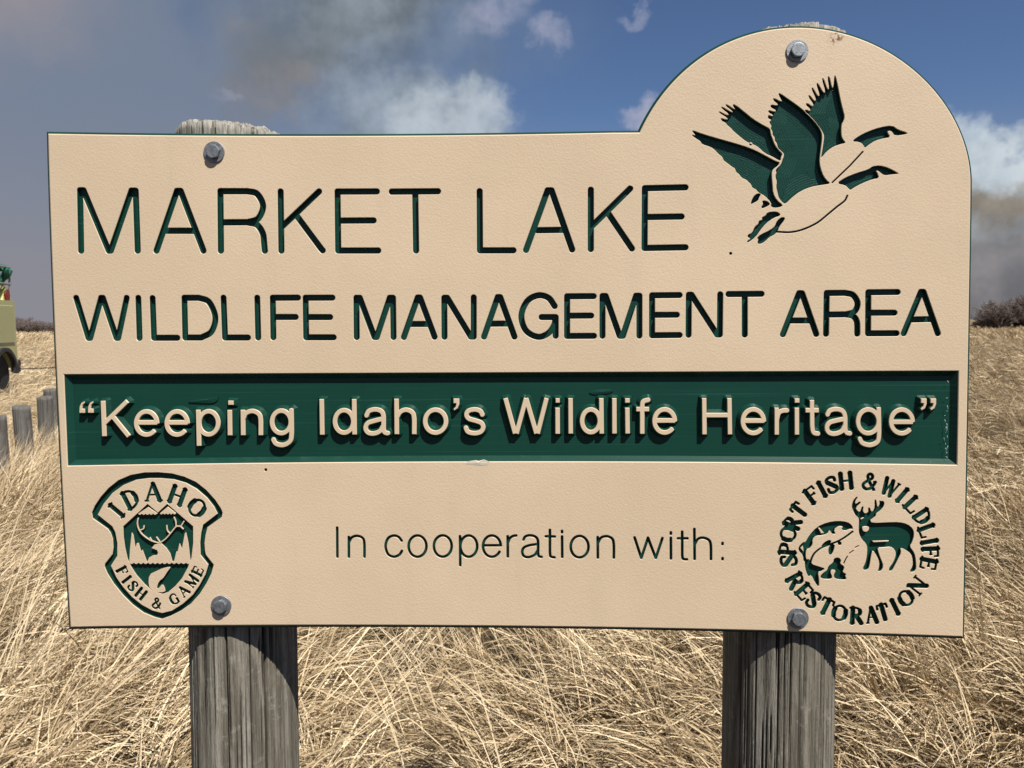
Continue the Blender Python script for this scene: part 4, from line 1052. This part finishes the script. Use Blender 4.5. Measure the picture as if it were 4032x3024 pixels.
def wheel(x, y, s):
    m = MB(); m.lathe([(.28, -.13), (.44, -.13), (.475, -.09), (.48, 0), (.475, .09), (.44, .13), (.28, .13)], 32, (x, y, .48), 1)
    w = m.build('wheel', RUB, truck)
    m = MB(); m.lathe([(.285, -.10 * s), (.27, .02 * s), (.14, .05 * s), (.12, .11 * s), (.02, .12 * s)], 24, (x, y, .48), 1); m.build('rim', WHT, w)
for x in (ax0, -4.6):
    wheel(x, .20, -1); wheel(x, WY - .2, 1)
m = MB(); m.box(-.02, .32, .05, WY - .05, .62, .78, .03); m.build('rear_bumper_step', DARK, truck)
m = MB(); m.box(0, .22, .02, .16, .5, .66, .03); m.build('tow_bracket', DARK, truck)
m = MB(); m.box(-.02, .07, .02, .18, 1.72, 1.95, .02); m.build('tail_light', REDL, truck)
m = MB(); m.box(-.02, .07, WY - .18, WY - .02, 1.72, 1.95, .02); m.build('tail_light', REDL, truck)
# cab (towards the viewer's left, out of the picture)
m = MB(); m.prism([(-6.6, .7), (-2.98, .7), (-2.98, 2.35), (-4.5, 2.35), (-5.1, 1.75), (-6.5, 1.6), (-6.6, 1.4)], 0.02, WY - .02); m.box(-6.7, -2.9, .3, WY - .3, .45, .72)
cab = m.build('cab', LIME, truck)
for x0, x1 in ((-4.35, -3.75), (-3.65, -3.1)):
    m = MB(); m.box(x0, x1, -.002, .03, 1.65, 2.2, .01); m.build('window', GLASS, cab)
# roof rack with hose
m = MB()
for y in (.05, WY - .05):
    for x in (-2.8, -1.5, -.62, -.06): m.tube([(x, y, 2.06), (x, y, 2.82)], .022, 6)
    for z in (2.44, 2.80): m.tube([(-2.85, y, z), (-.02, y, z)], .022, 6)
for x in (-2.8, -.06):
    for z in (2.44, 2.80): m.tube([(x, .05, z), (x, WY - .05, z)], .022, 6)
for k in range(9): m.tube([(-2.8, .1 + k * .235, 2.44), (-.06, .1 + k * .235, 2.44)], .015, 5)
m.build('roof_rack', GREY, truck)
random.seed(5)
for k in range(17):
    m = MB(); x = -.20 - .155 * k; n = 26; pts = []
    for i in range(n * 2):
        a = 2 * math.pi * i / n; r = .17 + .035 * math.sin(i * .7 + k)
        pts.append((x + .06 * math.sin(i * .9 + k) + .07 * i / n, .30 + .2 * (k % 3) + 1.3 * r * math.cos(a), 2.66 + r * math.sin(a) + .03 * math.sin(k * 2.1)))
    m.tube(pts, .072, 6); m.build('hose_coil', HOSE, truck, smooth=True)
m = MB(); m.lathe([(.02, -.12), (.13, -.11), (.15, 0), (.13, .11), (.02, .12)], 18, (-.15, .16, 2.2), 1); m.build('beacon', REDL, truck)
m = MB(); m.tube([(-.35, .12, 2.06), (-.33, .12, 2.26), (-.24, .1, 2.32), (-.26, .12, 2.44)], [.07, .05, .06, .03], 8); m.build('hose_nozzle', YEL, truck)
m = MB(); m.box(-2.7, -.5, .3, WY - .3, 2.04, 2.3, .03); m.build('water_tank_top', DARK, truck)
# cable running from the engine's bumper out over the field to a stake
e0 = Vector((corner[0], corner[1], 0)) + Vector((td[0] * .18 - td[1] * -.09 * 0, td[1] * .18, 0.58)) + Vector((td[1], -td[0], 0)) * -0.09
s0 = ground_at(420, 15.2)
e1 = Vector((s0[0], s0[1], 0.86))
m = MB(); m.tube([e0.lerp(e1, i / 14) - Vector((0, 0, .05 * math.sin(math.pi * i / 14))) for i in range(15)], .011, 6)
tag(m.build('cable', plain('cable_dark', (.05, .045, .04), .8)), 'thin dark cable strung from the fire engine bumper across the pale field', 'cable')
o = make_post('stake', np.array([s0[0], s0[1], -.2]), (np.array([1, 0, 0.]), np.array([0, 1, 0.]), np.array([0, 0, 1.])), .05, -.1, lambda x, y: 1.14 + .2 * x, 77, WOODG, [(A_, .03, .01, .2, 1.1)], nA=40, nZ=20, dense=0.0, origin=(s0[0], s0[1], -.2))
o.location = (s0[0], s0[1], -.2)
tag(o, 'thin grey wooden stake that holds the end of the cable', 'stake')

# ------------------------------------------------------------------ bare trees on the horizon
def bark(name, c1_, c2_):
    m, t, b = material(name)
    t.put(b.inputs['Base Color'], t.mix(t.noise(objco(t), 1.2, 4, 0.6), c1_, c2_)); b.inputs['Roughness'].default_value = 0.9
    return m
BARK = bark('grey_brown_bark', (0.085, 0.066, 0.060), (0.15, 0.115, 0.104)); TWIG = bark('reddish_twigs', (0.135, 0.106, 0.096), (0.215, 0.172, 0.155))
def tree_meshes(seed, H, stems, spread):
    g = random.Random(seed); tr_ = MB(); cr = MB()
    def twig(p, d, L, r):
        q = p + d * L; s = d.cross(Vector((g.gauss(0, 1), g.gauss(0, 1), g.gauss(0, 1)))).normalized() * r
        s2 = d.cross(s).normalized() * r
        mid = p.lerp(q, .5) + Vector((g.gauss(0, .06), g.gauss(0, .06), g.gauss(0, .06))) * L
        cr.add([p - s, p + s, mid + s * .7, mid - s * .7, q], [(0, 1, 2, 3), (3, 2, 4)])
    def grow(p, d, L, r, lv):
        steps = 3; pts = [p]; rad = [r]
        for i in range(steps):
            d = (d + Vector((g.gauss(0, .16), g.gauss(0, .16), g.gauss(0.05, .1)))).normalized(); p = p + d * L / steps; pts.append(p); rad.append(r * (1 - .16 * (i + 1)))
        (tr_ if lv == 0 else cr).tube(pts, rad, 5 if lv < 2 else 3, cap=False)
        if lv >= 3:
            for i in range(15):
                t = g.random(); k = min(2, int(t * 3)); b = pts[k].lerp(pts[k + 1], t * 3 - k)
                dd = (d + Vector((g.gauss(0, .6), g.gauss(0, .6), g.gauss(0.1, .5)))).normalized()
                twig(b, dd, H * g.uniform(.04, .10), H * .0030)
            return
        nb = (4, 4, 4)[lv]
        for i in range(nb):
            k = g.randint(1, steps); b = pts[k]
            dd = (d * .75 + Vector((g.gauss(0, .6) * spread, g.gauss(0, .6) * spread, g.gauss(.12, .3)))).normalized()
            grow(b, dd, L * g.uniform(.55, .82), rad[k] * .62, lv + 1)
    for s in range(stems):
        a = g.uniform(0, 6.28); o = .08 * H
        d = Vector((math.cos(a) * .42 * spread, math.sin(a) * .42 * spread, 1)).normalized()
        grow(Vector((math.cos(a) * o * .4, math.sin(a) * o * .4, -.1)), d, H * g.uniform(.26, .36), H * .022, 0)
    return tr_, cr
variants = []
for sd, st, sp in ((1, 5, 1.1), (2, 4, .95), (3, 6, 1.25)):
    a, b = tree_meshes(sd, 5.0, st, sp)
    def mk(mb, nm, mt):
        me = bpy.data.meshes.new(nm); me.from_pydata([tuple(v) for v in mb.v], [], mb.f); me.materials.append(mt); me.update(); return me
    zmax = max(v[2] for v in b.v)
    variants.append((mk(a, 'trunk', BARK), mk(b, 'crown', TWIG), zmax))
def plant_tree(x, y, h, rz, var, label, group, wide=1.0):
    t_me, c_me, zm = variants[var]; k = h / zm
    r = bpy.data.objects.new('bare_tree', None); col.objects.link(r); r.location = (x, y, -.05); r.rotation_euler = (0, 0, rz); r.scale = (k * wide, k * wide, k)
    for nm, me in (('trunk', t_me), ('crown', c_me)):
        c = bpy.data.objects.new(nm, me); col.objects.link(c); c.parent = r
    tag(r, label, 'tree', group)
g = random.Random(9)
for u, hp in ((3842, 26), (3866, 38), (3884, 62), (3908, 88), (3932, 100), (3962, 108), (3990, 114), (4022, 120), (4055, 124), (4095, 120), (4140, 116), (3950, 60), (3900, 40), (4005, 62)):
    Y = g.uniform(132, 150); p = ground_at(u, Y)
    plant_tree(p[0], p[1], hp * 1.12 / F * Y + .25, g.uniform(0, 6.28), g.randrange(3), 'bare grey brown tree in the thicket at the edge of the rough field', 'thicket of bare trees at the field edge', 1.1)
for i in range(22):
    u = 50 + i * 8.2 + g.uniform(-4, 4); hp = np.interp(u, [50, 80, 110, 150, 185, 215], [66, 60, 58, 46, 42, 36]) * g.uniform(.7, 1.05)
    Y = g.uniform(150, 170); p = ground_at(u, Y)
    plant_tree(p[0], p[1], hp / F * Y + .2, g.uniform(0, 6.28), g.randrange(3), 'bare reddish tree in the low distant row beyond the pale field', 'distant row of bare trees', 1.25)

for i in range(34):                                  # the same row goes on behind the sign
    u = 240 + i * 104 + g.uniform(-40, 40); Y = g.uniform(165, 200); p = ground_at(u, Y)
    plant_tree(p[0], p[1], g.uniform(22, 46) / F * Y, g.uniform(0, 6.28), g.randrange(3), 'bare reddish tree in the low distant row beyond the pale field', 'distant row of bare trees', 1.3)

# ------------------------------------------------------------------ dry grass
def grass_mat():
    m, t, b = material('dry_straw')
    at = t.n('ShaderNodeAttribute', attribute_name='tint').outputs['Fac']
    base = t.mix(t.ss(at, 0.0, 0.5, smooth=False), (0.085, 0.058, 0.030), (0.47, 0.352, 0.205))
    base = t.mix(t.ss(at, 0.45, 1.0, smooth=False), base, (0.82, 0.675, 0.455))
    t.put(b.inputs['Base Color'], base); b.inputs['Roughness'].default_value = 0.6; b.inputs['Specular IOR Level'].default_value = 0.3
    return m
STRAW = grass_mat()
def blades(bx_, by_, bz_, ln, dx, dy, up0, curl, wid, tint, seg):
    """ribbon blades: base point, length, horizontal heading, initial lift 0..1, droop, width"""
    n = len(bx_); g = np.random.default_rng(int(n))
    P = np.stack([bx_, by_, bz_], 1); H = np.stack([dx, dy, np.zeros(n)], 1)
    el_ = np.arcsin(np.clip(up0, -.2, 1.0)); verts = np.empty((n, 2 * seg + 1, 3))
    tw = g.uniform(0, 2 * math.pi, n)
    cur = P.copy()
    for s in range(seg + 1):
        e = el_ - curl * s / seg
        d = H * np.cos(e)[:, None]; d[:, 2] += np.sin(e)
        side = np.stack([-d[:, 1], d[:, 0], np.zeros(n)], 1); side /= np.maximum(np.linalg.norm(side, axis=1, keepdims=True), 1e-4)
        nrm = np.cross(d, side); sd = side * np.cos(tw)[:, None] + nrm * np.sin(tw)[:, None]
        w = (wid * (1 - (s / seg) ** 2 * .8) / 2)[:, None]
        if s == seg: verts[:, 2 * seg] = cur
        else: verts[:, 2 * s] = cur - sd * w; verts[:, 2 * s + 1] = cur + sd * w
        cur = cur + d * (ln / seg)[:, None]
    f4 = np.array([(2 * s, 2 * s + 1, 2 * s + 3, 2 * s + 2) for s in range(seg - 1)]); f3 = np.array([(2 * seg - 2, 2 * seg - 1, 2 * seg)])
    off = (np.arange(n) * (2 * seg + 1))[:, None, None]
    return verts.reshape(-1, 3), (f4[None] + off).reshape(-1, 4), (f3[None] + off).reshape(-1, 3), np.repeat(tint, 2 * seg + 1)
def grass_object(name, parts, label):
    vs, q4, q3, tn_ = [], [], [], []; k = 0
    for v, a, b, t in parts:
        vs.append(v); q4.append(a + k); q3.append(b + k); tn_.append(t); k += len(v)
    v = np.vstack(vs); a = np.vstack(q4); b = np.vstack(q3); t = np.concatenate(tn_)
    me = bpy.data.meshes.new(name); me.vertices.add(len(v)); me.vertices.foreach_set('co', v.astype(np.float32).ravel())
    me.loops.add(a.size + b.size); me.loops.foreach_set('vertex_index', np.concatenate([a.ravel(), b.ravel()]).astype(np.int32))
    me.polygons.add(len(a) + len(b))
    st = np.concatenate([np.arange(len(a)) * 4, a.size + np.arange(len(b)) * 3]).astype(np.int32)
    me.polygons.foreach_set('loop_start', st)
    me.update(calc_edges=True)
    at = me.attributes.new('tint', 'FLOAT', 'POINT'); at.data.foreach_set('value', t.astype(np.float32))
    me.materials.append(STRAW)
    o = bpy.data.objects.new(name, me); col.objects.link(o)
    return tag(o, label, 'grass', kind='stuff')
def wedge(n, y0, y1, p):
    """n random ground points in the viewed wedge, density falling with distance"""
    u = rng.random(n); y = (y0 ** p + u * (y1 ** p - y0 ** p)) ** (1 / p)
    x = rng.uniform(-1, 1, n) * (0.95 * y + 1.9)
    return x, y
def patch(x, y): return 0.5 + 0.25 * np.sin(x * 2.1 + 1.3 * np.sin(y * 1.7)) + 0.25 * np.sin(y * 2.6 + 1.1 * np.sin(x * 1.3 + 2))
def heading(x, y, n, spread):
    base = np.where(x > -0.35 - 0.02 * y, math.pi, 0.25) + 0.5 * np.sin(x * .9 + y * .7)      # stems lean in from both sides
    a = base + rng.normal(0, spread, n); return np.cos(a), np.sin(a)
def tufts(nc, per, y0, y1, p, L, W, seg, lift, curl, tint, spread=.55, clump=.06):
    cx, cy = wedge(nc, y0, y1, p); cd = rng.normal(0, spread, nc)
    x = np.repeat(cx, per) + rng.normal(0, clump, nc * per); y = np.repeat(cy, per) + rng.normal(0, clump, nc * per)
    n = nc * per; pt = patch(x, y)
    base = np.where(np.repeat(cx, per) > -0.35 - 0.02 * y, math.pi, 0.3) + np.repeat(cd, per)
    a = base + rng.normal(0, .24, n)
    ln = rng.uniform(*L, n) * (.65 + .6 * pt) * np.clip((y - 1.72) / 1.1, .3, 1); lf = np.clip(rng.normal(lift, .13, n) + np.repeat(rng.normal(0, .12, nc), per), .05, .98)
    side = np.clip((x / (y + 4) + .3) / .8, 0, 1)
    tn_ = np.clip(rng.normal(tint, .17, n) + np.repeat(rng.normal(0, .13, nc), per) - .22 * (rng.random(n) < .12) - .17 * side + .16 * (pt - .5), 0.02, 1)
    return blades(x, y, gz(x, y) + rng.uniform(-.02, .02, n), ln, np.cos(a), np.sin(a), lf, rng.uniform(*curl, n), rng.uniform(*W, n), tn_, seg)
def bollard_grass():
    n = 5200; k = rng.integers(0, 5, n); cx = np.array([-4.05, -4.35, -4.75, -5.05, -3.6])[k]; cy = np.array([5.9, 6.6, 7.4, 8.2, 6.0])[k]
    x = cx + rng.normal(0, .28, n); y = cy + rng.normal(-.05, .22, n); a = rng.normal(.3, .9, n)
    return blades(x, y, gz(x, y), rng.uniform(.35, .72, n), np.cos(a), np.sin(a), np.clip(rng.normal(.88, .1, n), .2, .99), rng.uniform(.1, 1.2, n), rng.uniform(.004, .009, n), np.clip(rng.normal(.66, .2, n), 0, 1), 3)
def mat_layer(n, y0, y1, p, L, W, seg, zr, tint):
    x, y = wedge(n, y0, y1, p); a = rng.uniform(0, 2 * math.pi, n); pt = patch(x, y)
    z = gz(x, y) + rng.random(n) ** 1.3 * zr * (.45 + .9 * pt) * np.clip((y - 1.72) / 1.1, .3, 1)
    side = np.clip((x / (y + 4) + .3) / .8, 0, 1)
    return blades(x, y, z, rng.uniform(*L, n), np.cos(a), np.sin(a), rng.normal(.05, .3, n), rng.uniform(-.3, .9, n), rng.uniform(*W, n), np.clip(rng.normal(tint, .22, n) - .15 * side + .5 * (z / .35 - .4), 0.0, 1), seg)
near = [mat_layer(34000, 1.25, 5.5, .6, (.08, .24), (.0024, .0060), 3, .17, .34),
        tufts(1280, 66, 1.25, 5.5, .6, (.24, .55), (.0026, .0074), 4, .70, (.5, 1.9), .57, .75, .055),
        tufts(360, 24, 1.25, 5.5, .6, (.35, .65), (.0030, .0080), 4, .55, (.6, 1.6), .68, .5, .04),
        tufts(560, 6, 1.25, 5.5, .6, (.5, .85), (.0030, .0066), 4, .86, (.05, .6), .86, .3, .03)]
grass_object('near_dry_grass', near, 'matted dry straw grass and leaning stalks around the sign posts')
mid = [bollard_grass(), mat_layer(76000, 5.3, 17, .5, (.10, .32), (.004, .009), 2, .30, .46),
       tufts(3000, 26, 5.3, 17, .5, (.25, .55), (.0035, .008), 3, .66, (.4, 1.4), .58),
       tufts(420, 6, 5.3, 17, .5, (.5, .8), (.004, .007), 3, .84, (.1, .5), .8, .4, .04)]
grass_object('middle_dry_grass', mid, 'dry straw grass of the middle field beyond the sign')
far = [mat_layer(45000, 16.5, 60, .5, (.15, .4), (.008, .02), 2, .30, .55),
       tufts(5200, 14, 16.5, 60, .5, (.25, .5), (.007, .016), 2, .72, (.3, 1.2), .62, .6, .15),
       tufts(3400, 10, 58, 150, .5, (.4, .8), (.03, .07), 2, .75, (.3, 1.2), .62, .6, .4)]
grass_object('far_dry_grass', far, 'thin dry grass stretching to the trees on the horizon')
